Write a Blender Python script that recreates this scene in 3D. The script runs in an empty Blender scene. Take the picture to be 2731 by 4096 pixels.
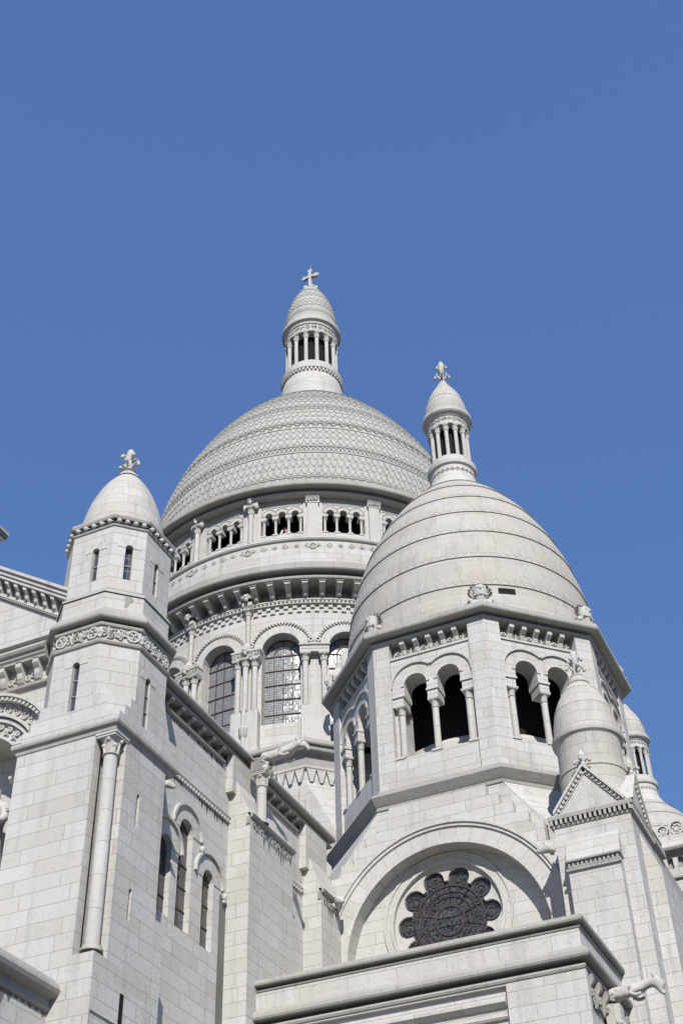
import bpy, math, random
from mathutils import Vector, Matrix
R = math.radians
random.seed(7)
scene = bpy.context.scene
col = scene.collection

# ------------------------------------------------------------------ camera, sky, sun, exposure
cd = bpy.data.cameras.new("camera"); cam = bpy.data.objects.new("camera", cd); col.objects.link(cam)
cd.sensor_fit = 'VERTICAL'; cd.sensor_height = 36.0; cd.lens = 46.885
cd.clip_start = 0.1; cd.clip_end = 5000
_th, _ro, _b = 0.7133852, -0.03302398, -0.01905952 - R(22.5)
_M = Matrix.Rotation(_b, 3, 'Z').transposed()
_F = Vector((0, math.cos(_th), math.sin(_th))); _U = Vector((0, -math.sin(_th), math.cos(_th))); _R = Vector((1, 0, 0))
_R2 = math.cos(_ro)*_R + math.sin(_ro)*_U; _U2 = -math.sin(_ro)*_R + math.cos(_ro)*_U
_R2, _U2, _F = _M @ _R2, _M @ _U2, _M @ _F
cam.matrix_world = Matrix((( _R2.x, _U2.x, -_F.x, 0), (_R2.y, _U2.y, -_F.y, 0), (_R2.z, _U2.z, -_F.z, 0), (0, 0, 0, 1)))
scene.camera = cam

SUN_AZ, SUN_EL = R(28), R(37)                 # east of south, elevation
sdir = Vector((math.sin(SUN_AZ)*math.cos(SUN_EL), -math.cos(SUN_AZ)*math.cos(SUN_EL), math.sin(SUN_EL)))
w = bpy.data.worlds.new("World"); scene.world = w; w.use_nodes = True
nt = w.node_tree; bg = nt.nodes["Background"]
sky = nt.nodes.new("ShaderNodeTexSky"); sky.sky_type = 'NISHITA'; sky.sun_disc = False
sky.sun_elevation = SUN_EL; sky.sun_rotation = math.pi - SUN_AZ
sky.altitude = 100; sky.air_density = 1.0; sky.dust_density = 0.0; sky.ozone_density = 6.0
# clear deep-blue air: the sky texture evened out with a constant blue
smx = nt.nodes.new("ShaderNodeMix"); smx.data_type = 'RGBA'; smx.inputs[0].default_value = .55
nt.links.new(sky.outputs[0], smx.inputs[6]); smx.inputs[7].default_value = (.69, 1.44, 3.6, 1)
nt.links.new(smx.outputs[2], bg.inputs[0]); bg.inputs[1].default_value = 0.127
sl = bpy.data.lights.new("sun", 'SUN'); sl.energy = 5.0; sl.angle = R(0.5); sl.color = (1.0, 0.965, 0.915)
so = bpy.data.objects.new("sun", sl); col.objects.link(so)
so.rotation_euler = (-sdir).to_track_quat('-Z', 'Y').to_euler(); so.location = (20, -60, 60)
scene.view_settings.view_transform = 'Standard'; scene.view_settings.look = 'None'
scene.view_settings.exposure = 0.24; scene.view_settings.gamma = 1.0

# ------------------------------------------------------------------ materials
def mat(name):
    m = bpy.data.materials.new(name); m.use_nodes = True
    return m, m.node_tree, m.node_tree.nodes["Principled BSDF"]
def N(nt, t, **kw):
    n = nt.nodes.new(t)
    for k, v in kw.items():
        if k.startswith('i_'):
            n.inputs[int(k[2:])].default_value = v
        else: setattr(n, k, v)
    return n
def math_n(nt, op, a, b=None):
    n = N(nt, "ShaderNodeMath", operation=op)
    for i, x in enumerate((a, b)):
        if x is None: continue
        if isinstance(x, (int, float)): n.inputs[i].default_value = x
        else: nt.links.new(x, n.inputs[i])
    return n.outputs[0]
def mixc(nt, fac, a, b, mode='MIX'):
    n = N(nt, "ShaderNodeMix", data_type='RGBA', blend_type=mode)
    for k, x in ((0, fac), (6, a), (7, b)):
        if isinstance(x, (int, float)): n.inputs[k].default_value = x
        elif isinstance(x, tuple): n.inputs[k].default_value = x
        else: nt.links.new(x, n.inputs[k])
    return n.outputs[2]
def ramp(nt, fac, p0, p1, c0=(0, 0, 0, 1), c1=(1, 1, 1, 1)):
    n = N(nt, "ShaderNodeValToRGB"); e = n.color_ramp.elements
    e[0].position, e[1].position = p0, p1; e[0].color, e[1].color = c0, c1
    nt.links.new(fac, n.inputs[0]); return n.outputs[0]

def stone(name, base=(.475, .462, .435), joints=True, row=.44, width=1.15, mortar=.010, var=.055, stain=.3, streak=.42, warm=.35, rough=.85, bumpd=.5, mortar_col=(.28, .265, .24, 1), pits=.5):
    m, nt, p = mat(name)
    L = nt.links
    tc = N(nt, "ShaderNodeTexCoord"); geo = N(nt, "ShaderNodeNewGeometry")
    pos = geo.outputs['Position']
    b = base
    if joints:
        sx = N(nt, "ShaderNodeSeparateXYZ"); L.new(tc.outputs['UV'], sx.inputs[0])
        rw = math_n(nt, 'FLOOR', math_n(nt, 'DIVIDE', sx.outputs[1], row))
        wn = N(nt, "ShaderNodeTexWhiteNoise", noise_dimensions='1D'); L.new(rw, wn.inputs['W'])
        u2 = math_n(nt, 'ADD', math_n(nt, 'MULTIPLY', sx.outputs[0], math_n(nt, 'ADD', math_n(nt, 'MULTIPLY', wn.outputs[0], .5), .75)), math_n(nt, 'MULTIPLY', wn.outputs[0], 37.3))
        cb = N(nt, "ShaderNodeCombineXYZ"); L.new(u2, cb.inputs[0]); L.new(sx.outputs[1], cb.inputs[1])
        br = N(nt, "ShaderNodeTexBrick", offset=0.0, offset_frequency=1, squash=1.0)
        L.new(cb.outputs[0], br.inputs['Vector'])
        br.inputs['Scale'].default_value = 1; br.inputs['Mortar Size'].default_value = mortar; br.inputs['Mortar Smooth'].default_value = .3
        br.inputs['Brick Width'].default_value = width; br.inputs['Row Height'].default_value = row; br.inputs['Bias'].default_value = 0
        br.inputs['Color1'].default_value = (b[0]*(1-var), b[1]*(1-var*1.15), b[2]*(1-var*1.5), 1)
        br.inputs['Color2'].default_value = (b[0]*(1+var*.6), b[1]*(1+var*.7), b[2]*(1+var*.85), 1)
        br.inputs['Mortar'].default_value = mortar_col
        c = br.outputs['Color']; fac = br.outputs['Fac']
        cv = N(nt, "ShaderNodeCombineXYZ"); L.new(math_n(nt, 'FLOOR', math_n(nt, 'DIVIDE', u2, width)), cv.inputs[0]); L.new(rw, cv.inputs[1])
        wb = N(nt, "ShaderNodeTexWhiteNoise", noise_dimensions='2D'); L.new(cv.outputs[0], wb.inputs['Vector'])
        odd = ramp(nt, wb.outputs['Value'], .72, 1.0)
        nf = math_n(nt, 'SUBTRACT', 1.0, fac)
        c = mixc(nt, math_n(nt, 'MULTIPLY', math_n(nt, 'MULTIPLY', odd, nf), .55), c, (b[0]*.80, b[1]*.765, b[2]*.70, 1))
    else:
        n0 = N(nt, "ShaderNodeTexNoise"); L.new(pos, n0.inputs['Vector']); n0.inputs['Scale'].default_value = 1.3; n0.inputs['Detail'].default_value = 3
        c = mixc(nt, n0.outputs[0], (b[0]*(1-var), b[1]*(1-var), b[2]*(1-var*1.3), 1), (b[0]*(1+var), b[1]*(1+var), b[2]*(1+var), 1)); fac = None
    # broad weather stains
    n1 = N(nt, "ShaderNodeTexNoise"); L.new(pos, n1.inputs['Vector']); n1.inputs['Scale'].default_value = .55; n1.inputs['Detail'].default_value = 6; n1.inputs['Roughness'].default_value = .62
    f1 = ramp(nt, n1.outputs[0], .44, .70)
    c = mixc(nt, math_n(nt, 'MULTIPLY', f1, warm), c, (.40, .355, .285, 1), 'MIX')
    n5 = N(nt, "ShaderNodeTexNoise"); L.new(pos, n5.inputs['Vector']); n5.inputs['Scale'].default_value = .22; n5.inputs['Detail'].default_value = 3
    c = mixc(nt, math_n(nt, 'MULTIPLY', ramp(nt, n5.outputs[0], .42, .68), .22), c, (.36, .35, .33, 1))
    # vertical rain streaks
    mp = N(nt, "ShaderNodeMapping"); L.new(pos, mp.inputs[0]); mp.inputs['Scale'].default_value = (2.6, 2.6, .22)
    n2 = N(nt, "ShaderNodeTexNoise"); L.new(mp.outputs[0], n2.inputs['Vector']); n2.inputs['Scale'].default_value = 1; n2.inputs['Detail'].default_value = 5; n2.inputs['Roughness'].default_value = .6
    f2 = ramp(nt, n2.outputs[0], .52, .78)
    c = mixc(nt, math_n(nt, 'MULTIPLY', f2, streak), c, (.20, .195, .185, 1))
    # lichen specks / pits
    n3 = N(nt, "ShaderNodeTexNoise"); L.new(pos, n3.inputs['Vector']); n3.inputs['Scale'].default_value = 11; n3.inputs['Detail'].default_value = 4; n3.inputs['Roughness'].default_value = .7
    f3 = ramp(nt, n3.outputs[0], .57, .70)
    c = mixc(nt, math_n(nt, 'MULTIPLY', f3, stain), c, (.20, .19, .172, 1))
    L.new(c, p.inputs['Base Color'])
    p.inputs['Roughness'].default_value = rough; p.inputs['Specular IOR Level'].default_value = .25
    bp = N(nt, "ShaderNodeBump"); bp.inputs['Strength'].default_value = bumpd; bp.inputs['Distance'].default_value = .03
    h = math_n(nt, 'SUBTRACT', 1.0, math_n(nt, 'MULTIPLY', f3, pits))
    n4 = N(nt, "ShaderNodeTexNoise"); L.new(pos, n4.inputs['Vector']); n4.inputs['Scale'].default_value = 5; n4.inputs['Detail'].default_value = 5
    h = math_n(nt, 'ADD', h, math_n(nt, 'MULTIPLY', n4.outputs[0], .5))
    if fac is not None: h = math_n(nt, 'SUBTRACT', h, math_n(nt, 'MULTIPLY', fac, 1.0))
    L.new(h, bp.inputs['Height']); L.new(bp.outputs[0], p.inputs['Normal'])
    return m

STONE = stone("ashlar_stone", width=1.5)
CARVED = stone("carved_stone", joints=False, base=(.45, .437, .408), stain=.55, streak=.5, warm=.3)
TRIM = stone("moulded_stone", base=(.34, .33, .305), row=50, width=1.3, stain=.5, streak=.6, warm=.3)  # greyer cornice stone, base darkened overall to put soffit shade into the colour
TILE = stone("dome_tile_stone", joints=False, base=(.375, .366, .342), stain=.45, streak=.45, warm=.25)
DOME2 = stone("ringed_dome_stone", base=(.40, .383, .35), row=.8, width=1.5, mortar=.010, stain=.5, streak=.45, warm=.8)
OLD = stone("weathered_stone", base=(.27, .26, .24), joints=False, stain=.75, streak=.75, warm=.3, bumpd=.8)  # real weathering, base darkened further so cornice undersides look more shaded
COLM = stone("column_stone", base=(.47, .457, .43), row=.92, width=30, mortar=.010, streak=.2, warm=.2, stain=.25)

m, nt_, p = mat("interior_shade_black"); p.inputs['Base Color'].default_value = (.022, .021, .02, 1); p.inputs['Roughness'].default_value = .95; p.inputs['Specular IOR Level'].default_value = .0  # near-black colour stands in for the unlit space behind openings
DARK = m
m, nt_, p = mat("rusty_iron"); p.inputs['Base Color'].default_value = (.085, .05, .04, 1); p.inputs['Roughness'].default_value = .7; IRON = m
m, nt_, p = mat("dark_iron"); p.inputs['Base Color'].default_value = (.045, .027, .024, 1); p.inputs['Roughness'].default_value = .7; IRON2 = m
m, nt_, p = mat("window_frame_metal"); p.inputs['Base Color'].default_value = (.22, .21, .20, 1); p.inputs['Roughness'].default_value = .6; FRAME = m
m, nt_, p = mat("lead_flashing"); p.inputs['Base Color'].default_value = (.20, .21, .21, 1); p.inputs['Roughness'].default_value = .55; p.inputs['Metallic'].default_value = .3; LEAD = m

def leaded(name, cell, glass_col, lead_col, tilt=.10, rough=.16, thr=.16, spec=1.0):
    """small leaded panes: UV in metres, each pane tilted a little"""
    m, nt, p = mat(name); L = nt.links
    tc = N(nt, "ShaderNodeTexCoord"); sx = N(nt, "ShaderNodeSeparateXYZ"); L.new(tc.outputs['UV'], sx.inputs[0])
    u = math_n(nt, 'DIVIDE', sx.outputs[0], cell[0]); v = math_n(nt, 'DIVIDE', sx.outputs[1], cell[1])
    fu = math_n(nt, 'ABSOLUTE', math_n(nt, 'SUBTRACT', math_n(nt, 'FRACT', u), .5)); fv = math_n(nt, 'ABSOLUTE', math_n(nt, 'SUBTRACT', math_n(nt, 'FRACT', v), .5))
    edge = math_n(nt, 'GREATER_THAN', math_n(nt, 'MAXIMUM', fu, fv), .5-thr)
    cell_v = N(nt, "ShaderNodeCombineXYZ"); L.new(math_n(nt, 'FLOOR', u), cell_v.inputs[0]); L.new(math_n(nt, 'FLOOR', v), cell_v.inputs[1])
    wn = N(nt, "ShaderNodeTexWhiteNoise", noise_dimensions='2D'); L.new(cell_v.outputs[0], wn.inputs['Vector'])
    g = mixc(nt, wn.outputs['Value'], tuple(x*.5 for x in glass_col)+(1,), tuple(x*1.5 for x in glass_col)+(1,))
    L.new(mixc(nt, edge, g, lead_col+(1,)), p.inputs['Base Color'])
    L.new(math_n(nt, 'ADD', math_n(nt, 'MULTIPLY', edge, .4), rough), p.inputs['Roughness'])
    p.inputs['Specular IOR Level'].default_value = spec; p.inputs['IOR'].default_value = 1.6
    geo = N(nt, "ShaderNodeNewGeometry")
    nz = N(nt, "ShaderNodeTexNoise"); L.new(geo.outputs['Position'], nz.inputs['Vector']); nz.inputs['Scale'].default_value = 6
    vm = N(nt, "ShaderNodeVectorMath", operation='SUBTRACT'); L.new(wn.outputs['Color'], vm.inputs[0]); vm.inputs[1].default_value = (.5, .5, .5)
    vs = N(nt, "ShaderNodeVectorMath", operation='SCALE'); L.new(vm.outputs[0], vs.inputs[0]); vs.inputs['Scale'].default_value = tilt
    vm2 = N(nt, "ShaderNodeVectorMath", operation='SUBTRACT'); L.new(nz.outputs['Color'], vm2.inputs[0]); vm2.inputs[1].default_value = (.5, .5, .5)
    vs2 = N(nt, "ShaderNodeVectorMath", operation='SCALE'); L.new(vm2.outputs[0], vs2.inputs[0]); vs2.inputs['Scale'].default_value = tilt*1.3
    va = N(nt, "ShaderNodeVectorMath", operation='ADD'); L.new(geo.outputs['Normal'], va.inputs[0]); L.new(vs.outputs[0], va.inputs[1])
    vb = N(nt, "ShaderNodeVectorMath", operation='ADD'); L.new(va.outputs[0], vb.inputs[0]); L.new(vs2.outputs[0], vb.inputs[1])
    vn = N(nt, "ShaderNodeVectorMath", operation='NORMALIZE'); L.new(vb.outputs[0], vn.inputs[0]); L.new(vn.outputs[0], p.inputs['Normal'])
    return m
GLASS = leaded("leaded_glass", (.105, .15), (.04, .048, .06), (.23, .228, .22), tilt=.13, thr=.15, rough=.29)
def rose_glass():
    m, nt, p = mat("rose_glass"); L = nt.links
    geo = N(nt, "ShaderNodeNewGeometry")
    vo = N(nt, "ShaderNodeTexVoronoi", feature='DISTANCE_TO_EDGE'); vo.inputs['Scale'].default_value = 6.5; L.new(geo.outputs['Position'], vo.inputs['Vector'])
    vc = N(nt, "ShaderNodeTexVoronoi"); vc.inputs['Scale'].default_value = 6.5; L.new(geo.outputs['Position'], vc.inputs['Vector'])
    e = ramp(nt, vo.outputs['Distance'], .03, .07)
    sp = N(nt, "ShaderNodeSeparateColor"); L.new(vc.outputs['Color'], sp.inputs[0])
    g = mixc(nt, sp.outputs[0], (.008, .009, .012, 1), (.036, .04, .048, 1))
    L.new(mixc(nt, e, (.085, .085, .082, 1), g), p.inputs['Base Color']); p.inputs['Roughness'].default_value = .35; p.inputs['Specular IOR Level'].default_value = .5
    return m
ROSEGLASS = rose_glass()
SLIT = leaded("slit_glass", (.3, .5), (.03, .028, .035), (.05, .05, .05), tilt=.03, thr=.02)

# ------------------------------------------------------------------ mesh builder
class MB:
    def __init__(s): s.v = []; s.f = []; s.uv = []; s.mi = []; s.sm = []
    def face(s, pts, uvs, mi=0, sm=False):
        k = len(s.v); s.v += [tuple(p) for p in pts]; s.f.append(tuple(range(k, k+len(pts)))); s.uv += uvs; s.mi.append(mi); s.sm.append(sm)
    def q(s, m, pts, mi=0, sm=False):
        """face in a wall's own (u, z, d) coordinates"""
        ext = [max(p[i] for p in pts)-min(p[i] for p in pts) for i in range(3)]
        k = ext.index(min(ext))
        if k == 2: uvs = [(p[0], p[1]) for p in pts]
        elif k == 0: uvs = [(p[2]+.31, p[1]) for p in pts]
        else: uvs = [(p[0], p[2]+.22) for p in pts]
        s.face([m(*p) for p in pts], uvs, mi, sm)
    def grid(s, P, UV, mi=0, sm=True):
        n, k = len(P), len(s.v); c = len(P[0])
        for r_ in P: s.v += [tuple(p) for p in r_]
        for i in range(n-1):
            for j in range(c-1):
                s.f.append((k+i*c+j, k+i*c+j+1, k+(i+1)*c+j+1, k+(i+1)*c+j)); s.mi.append(mi); s.sm.append(sm)
                s.uv += [UV[i][j], UV[i][j+1], UV[i+1][j+1], UV[i+1][j]]
    def box(s, m, u0, u1, z0, z1, d0, d1, nu=1, mi=0, back=False):
        for i in range(nu):
            a, b = u0+(u1-u0)*i/nu, u0+(u1-u0)*(i+1)/nu
            s.q(m, [(a, z0, d1), (b, z0, d1), (b, z1, d1), (a, z1, d1)], mi)
            s.q(m, [(a, z1, d1), (b, z1, d1), (b, z1, d0), (a, z1, d0)], mi)
            s.q(m, [(a, z0, d0), (b, z0, d0), (b, z0, d1), (a, z0, d1)], mi)
            if back: s.q(m, [(b, z0, d0), (a, z0, d0), (a, z1, d0), (b, z1, d0)], mi)
        s.q(m, [(u0, z0, d0), (u0, z0, d1), (u0, z1, d1), (u0, z1, d0)], mi)
        s.q(m, [(u1, z0, d1), (u1, z0, d0), (u1, z1, d0), (u1, z1, d1)], mi)
    def prism(s, m, prof, u0, u1, nu=1, mi=0, caps=True, sm=False):
        """closed profile [(d, z)] drawn along u"""
        n = len(prof)
        for i in range(nu):
            a, b = u0+(u1-u0)*i/nu, u0+(u1-u0)*(i+1)/nu
            acc = 0
            for j in range(n):
                (d0, z0), (d1, z1) = prof[j], prof[(j+1) % n]
                l = math.hypot(d1-d0, z1-z0)
                s.face([m(a, z0, d0), m(b, z0, d0), m(b, z1, d1), m(a, z1, d1)], [(a, acc), (b, acc), (b, acc+l), (a, acc+l)], mi, sm)
                acc += l
        if caps:
            s.face([m(u0, z, d) for d, z in prof], [(d, z) for d, z in prof], mi); s.face([m(u1, z, d) for d, z in reversed(prof)], [(d, z) for d, z in reversed(prof)], mi)
    def wall(s, m, u0, u1, z0, z1, ops=(), depth=.4, d=0.0, du=1.5, mi=0, n=12, mir=None):
        """wall face with arched (or round) openings and their reveals"""
        mir = mi if mir is None else mir
        def plain(a, b, c0, c1):
            k = max(1, int(math.ceil((b-a)/du)))
            for i in range(k):
                x, y = a+(b-a)*i/k, a+(b-a)*(i+1)/k
                s.q(m, [(x, c0, d), (y, c0, d), (y, c1, d), (x, c1, d)], mi)
        cur = u0
        for o in sorted(ops, key=lambda o: o['u']):
            uc, hw, zb, sp = o['u'], o['hw'], o['sill'], o['spring']; rnd = o.get('round', False)
            if uc-hw > cur+1e-5: plain(cur, uc-hw, z0, z1)
            A = [math.pi*(1-i/n) for i in range(n+1)]
            top = [(uc+hw*math.cos(a), sp+hw*math.sin(a)) for a in A] if o.get('arch', True) else [(uc-hw, sp), (uc+hw, sp)]
            bot = [(x, 2*sp-z) for x, z in top] if rnd else [(x, zb) for x, z in top]
            for i in range(len(top)-1):
                (xa, za), (xb, zb_) = top[i], top[i+1]; (_, ya), (_, yb) = bot[i], bot[i+1]
                s.q(m, [(xa, za, d), (xb, zb_, d), (xb, z1, d), (xa, z1, d)], mi)
                if min(ya, yb) > z0+1e-6: s.q(m, [(xa, z0, d), (xb, z0, d), (xb, yb, d), (xa, ya, d)], mi)
                s.face([m(xa, za, d), m(xb, zb_, d), m(xb, zb_, d-depth), m(xa, za, d-depth)], [(0, i*.2), (0, i*.2+.2), (depth, i*.2+.2), (depth, i*.2)], mir)
                if rnd or zb > z0+1e-6:
                    s.face([m(xb, yb, d), m(xa, ya, d), m(xa, ya, d-depth), m(xb, yb, d-depth)], [(0, 0), (.2, 0), (.2, depth), (0, depth)], mir)
            if not rnd:
                for x in (uc-hw, uc+hw):
                    s.face([m(x, zb, d), m(x, zb, d-depth), m(x, sp, d-depth), m(x, sp, d)], [(0, zb), (depth, zb), (depth, sp), (0, sp)], mir)
            cur = uc+hw
        if cur < u1-1e-5: plain(cur, u1, z0, z1)
    def pane(s, m, o, d, mi=0, n=12):
        uc, hw, zb, sp = o['u'], o['hw'], o['sill'], o['spring']
        k = 6
        for i in range(k):
            a, b = uc-hw+2*hw*i/k, uc-hw+2*hw*(i+1)/k
            s.q(m, [(a, zb, d), (b, zb, d), (b, sp, d), (a, sp, d)], mi)
        if o.get('arch', True):
            for i in range(n):
                a, b = math.pi*i/n, math.pi*(i+1)/n
                xa, xb = uc+hw*math.cos(a), uc+hw*math.cos(b)
                s.q(m, [(xb, sp, d), (xa, sp, d), (xa, sp+hw*math.sin(a), d), (xb, sp+hw*math.sin(b), d)], mi)
    def arch(s, m, uc, zc, r0, r1, d0, d1, a0=0, a1=180, n=16, mi=0, block=.0, caps=True):
        """arched band: radii r0..r1, standing from d0 to d1"""
        for i in range(n):
            a, b = R(a0+(a1-a0)*i/n), R(a0+(a1-a0)*(i+1)/n)
            def P(r, t, d): return (uc+r*math.cos(t), zc+r*math.sin(t), d)
            la, lb = r1*a, r1*b
            s.face([m(*P(r0, a, d1)), m(*P(r1, a, d1)), m(*P(r1, b, d1)), m(*P(r0, b, d1))], [(r0+.11, la), (r1+.11, la), (r1+.11, lb), (r0+.11, lb)], mi)
            for r, x in ((r0, 0), (r1, 1)):
                s.face([m(*P(r, a, d0)), m(*P(r, a, d1)), m(*P(r, b, d1)), m(*P(r, b, d0))], [(0, la), (.1, la), (.1, lb), (0, lb)], mi)
        if caps and abs(a1-a0) < 359:
            for a in (R(a0), R(a1)):
                s.face([m(uc+r0*math.cos(a), zc+r0*math.sin(a), d0), m(uc+r1*math.cos(a), zc+r1*math.sin(a), d0), m(uc+r1*math.cos(a), zc+r1*math.sin(a), d1), m(uc+r0*math.cos(a), zc+r0*math.sin(a), d1)], [(0, 0), (.1, 0), (.1, .1), (0, .1)], mi)
    def lathe(s, C, prof, n=32, a0=0, a1=360, mi=0, sm=True, rref=None, vref=0.0):
        """prof [(r, z)]; sharp profile corners are split"""
        A = [R(a0+(a1-a0)*i/n) for i in range(n+1)]
        rr = rref or max(p_[0] for p_ in prof)
        acc = vref; seg = [[0]]; accs = [acc]
        for i in range(1, len(prof)):
            acc += math.hypot(prof[i][0]-prof[i-1][0], prof[i][1]-prof[i-1][1]); accs.append(acc)
        runs = [[0]]
        for i in range(1, len(prof)):
            runs[-1].append(i)
            if i < len(prof)-1:
                t0 = math.atan2(prof[i][1]-prof[i-1][1], prof[i][0]-prof[i-1][0]); t1 = math.atan2(prof[i+1][1]-prof[i][1], prof[i+1][0]-prof[i][0])
                dt = abs((t1-t0+math.pi) % (2*math.pi)-math.pi)
                if dt > .5: runs.append([i])
        for run in runs:
            P = [[(C[0]+prof[i][0]*math.cos(a), C[1]+prof[i][0]*math.sin(a), prof[i][1]) for a in A] for i in run]
            UV = [[(a*rr, accs[i]) for a in A] for i in run]
            s.grid(P, UV, mi, sm)
    def ball(s, c, r, mi=0, sz=1.0, n=8, k=5):
        P = []; 
        for i in range(k+1):
            t = -math.pi/2+math.pi*i/k
            P.append([(c[0]+r*math.cos(t)*math.cos(2*math.pi*j/n), c[1]+r*math.cos(t)*math.sin(2*math.pi*j/n), c[2]+r*sz*math.sin(t)) for j in range(n+1)])
        s.grid(P, [[(j*.1, i*.1) for j in range(n+1)] for i in range(k+1)], mi, True)
    def tube(s, pts, rad, n=7, mi=0):
        pts = [Vector(p) for p in pts]; P = []
        rad = rad if isinstance(rad, (list, tuple)) else [rad]*len(pts)
        for i, p_ in enumerate(pts):
            t = (pts[min(i+1, len(pts)-1)]-pts[max(i-1, 0)]).normalized()
            a = t.cross(Vector((0, 0, 1)) if abs(t.z) < .95 else Vector((1, 0, 0))).normalized(); b = t.cross(a)
            P.append([tuple(p_+rad[i]*(math.cos(2*math.pi*j/n)*a+math.sin(2*math.pi*j/n)*b)) for j in range(n+1)])
        s.grid(P, [[(j*.05, i*.2) for j in range(n+1)] for i in range(len(P))], mi, True)
    def poly(s, pts, prof, closed=True, mi=0, capz=None):
        """moulding [(d, z)] carried round a convex plan polygon pts (counter-clockwise), mitred at the corners"""
        n = len(pts)
        def off(d):
            out = []
            for i in range(n):
                p0, p1, p2 = Vector(pts[i-1]), Vector(pts[i]), Vector(pts[(i+1) % n])
                e0, e1 = (p1-p0).normalized(), (p2-p1).normalized()
                n0, n1 = Vector((e0.y, -e0.x)), Vector((e1.y, -e1.x))
                k = n0+n1; k = k/(1+n0.dot(n1)); out.append(p1+k*d)
            return out
        rings = [off(d) for d, z in prof]
        acc = 0
        for i in range(len(prof)-1):
            l = math.hypot(prof[i+1][0]-prof[i][0], prof[i+1][1]-prof[i][1]); per = 0
            vert = abs(prof[i+1][0]-prof[i][0]) < .35*abs(prof[i+1][1]-prof[i][1])
            v0, v1 = (prof[i][1], prof[i+1][1]) if vert else (acc+.2, acc+l+.2)
            for j in range(n):
                k = (j+1) % n
                a, b, c, d = rings[i][j], rings[i][k], rings[i+1][k], rings[i+1][j]
                ln = (b-a).length
                s.face([(a.x, a.y, prof[i][1]), (b.x, b.y, prof[i][1]), (c.x, c.y, prof[i+1][1]), (d.x, d.y, prof[i+1][1])], [(per, v0), (per+ln, v0), (per+ln, v1), (per, v1)], mi)
                per += ln
            acc += l
        if capz is not None:
            r_ = off(capz[0]); s.face([(p_.x, p_.y, capz[1]) for p_ in r_], [(p_.x, p_.y) for p_ in r_], mi)
    def build(s, name, mats, parent=None, loc=None):
        me = bpy.data.meshes.new(name); me.from_pydata(s.v, [], s.f)
        uvl = me.uv_layers.new(name="uv"); flat = [x for p_ in s.uv for x in p_]; uvl.data.foreach_set("uv", flat)
        mats = mats if isinstance(mats, (list, tuple)) else [mats]
        for m_ in mats: me.materials.append(m_)
        me.polygons.foreach_set("material_index", s.mi); me.polygons.foreach_set("use_smooth", s.sm); me.update()
        return link(name, me, parent, loc)

def link(name, me, parent=None, loc=None):
    o = bpy.data.objects.new(name, me); col.objects.link(o)
    if parent is not None: o.parent = parent
    if loc is not None: o.location = loc
    return o
def part(name, mb, mats, parent=None):
    """a part of the basilica: its mesh is in world coordinates, so undo the basilica's own place"""
    return mb.build(name, mats, BAS, -BAS.location)
def sub(name, mb, mats, parent): return mb.build(name, mats, parent)

def flat(ox, oy, ux, uy):
    l = math.hypot(ux, uy); ux /= l; uy /= l; nx, ny = uy, -ux
    return lambda u, z, d: (ox+u*ux+d*nx, oy+u*uy+d*ny, z)
def cyl(C, r, a0):
    return lambda u, z, d: (C[0]+(r+d)*math.cos(a0+u/r), C[1]+(r+d)*math.sin(a0+u/r), z)

# ------------------------------------------------------------------ carved pieces
def column_mesh(h, r, n=14, cap=None, base=True, plain=False, flare=1.75):
    """column standing on z = 0: moulded base, drum-jointed shaft, leaf capital with a square abacus"""
    mb = MB(); ch = cap if cap is not None else r*3.2; bh = r*.9 if base else 0
    if base:
        mb.lathe((0, 0), [(r*1.45, 0), (r*1.5, bh*.35), (r*1.25, bh*.55), (r*1.28, bh*.8), (r, bh)], n)
    zt = h-ch
    mb.lathe((0, 0), [(r, bh), (r*.97, zt)], n)
    mb.lathe((0, 0), [(r*.97, zt), (r*1.2, zt+r*.12), (r*1.2, zt+r*.28), (r*.98, zt+r*.36)], n)
    mb.lathe((0, 0), [(r*.98, zt+r*.3), (r*1.05, zt+ch*.4), (r*1.3, zt+ch*.68), (r*1.55, zt+ch*.8)], n)
    if not plain:
        for k in range(8):
            a = k*math.pi/4+.2
            rr = r*(1.15 if k % 2 else 1.35); zz = zt+ch*(.42 if k % 2 else .66)
            mb.ball((rr*math.cos(a), rr*math.sin(a), zz), r*.34, n=6, k=4)
            mb.tube([(r*.95*math.cos(a), r*.95*math.sin(a), zt+r*.3), (r*1.12*math.cos(a), r*1.12*math.sin(a), zz-.2*r), (rr*1.05*math.cos(a), rr*1.05*math.sin(a), zz)], [r*.2, r*.22, r*.12], n=5)
    w = r*flare; M0 = flat(0, 0, 1, 0)
    for (ww, za, zb) in ((w*.93, h-ch*.22, h-ch*.12), (w, h-ch*.12, h)):
        mb.box(M0, -ww, ww, za, zb, -ww, ww, back=True)
    return mb
def col_data(name, h, r, **kw):
    mb = column_mesh(h, r, **kw); o = mb.build(name, COLM); me = o.data; bpy.data.objects.remove(o); return me
def put(name, me, p, parent, rz=0):
    o = link(name, me, parent, p); o.rotation_euler = (0, 0, rz); return o

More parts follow.
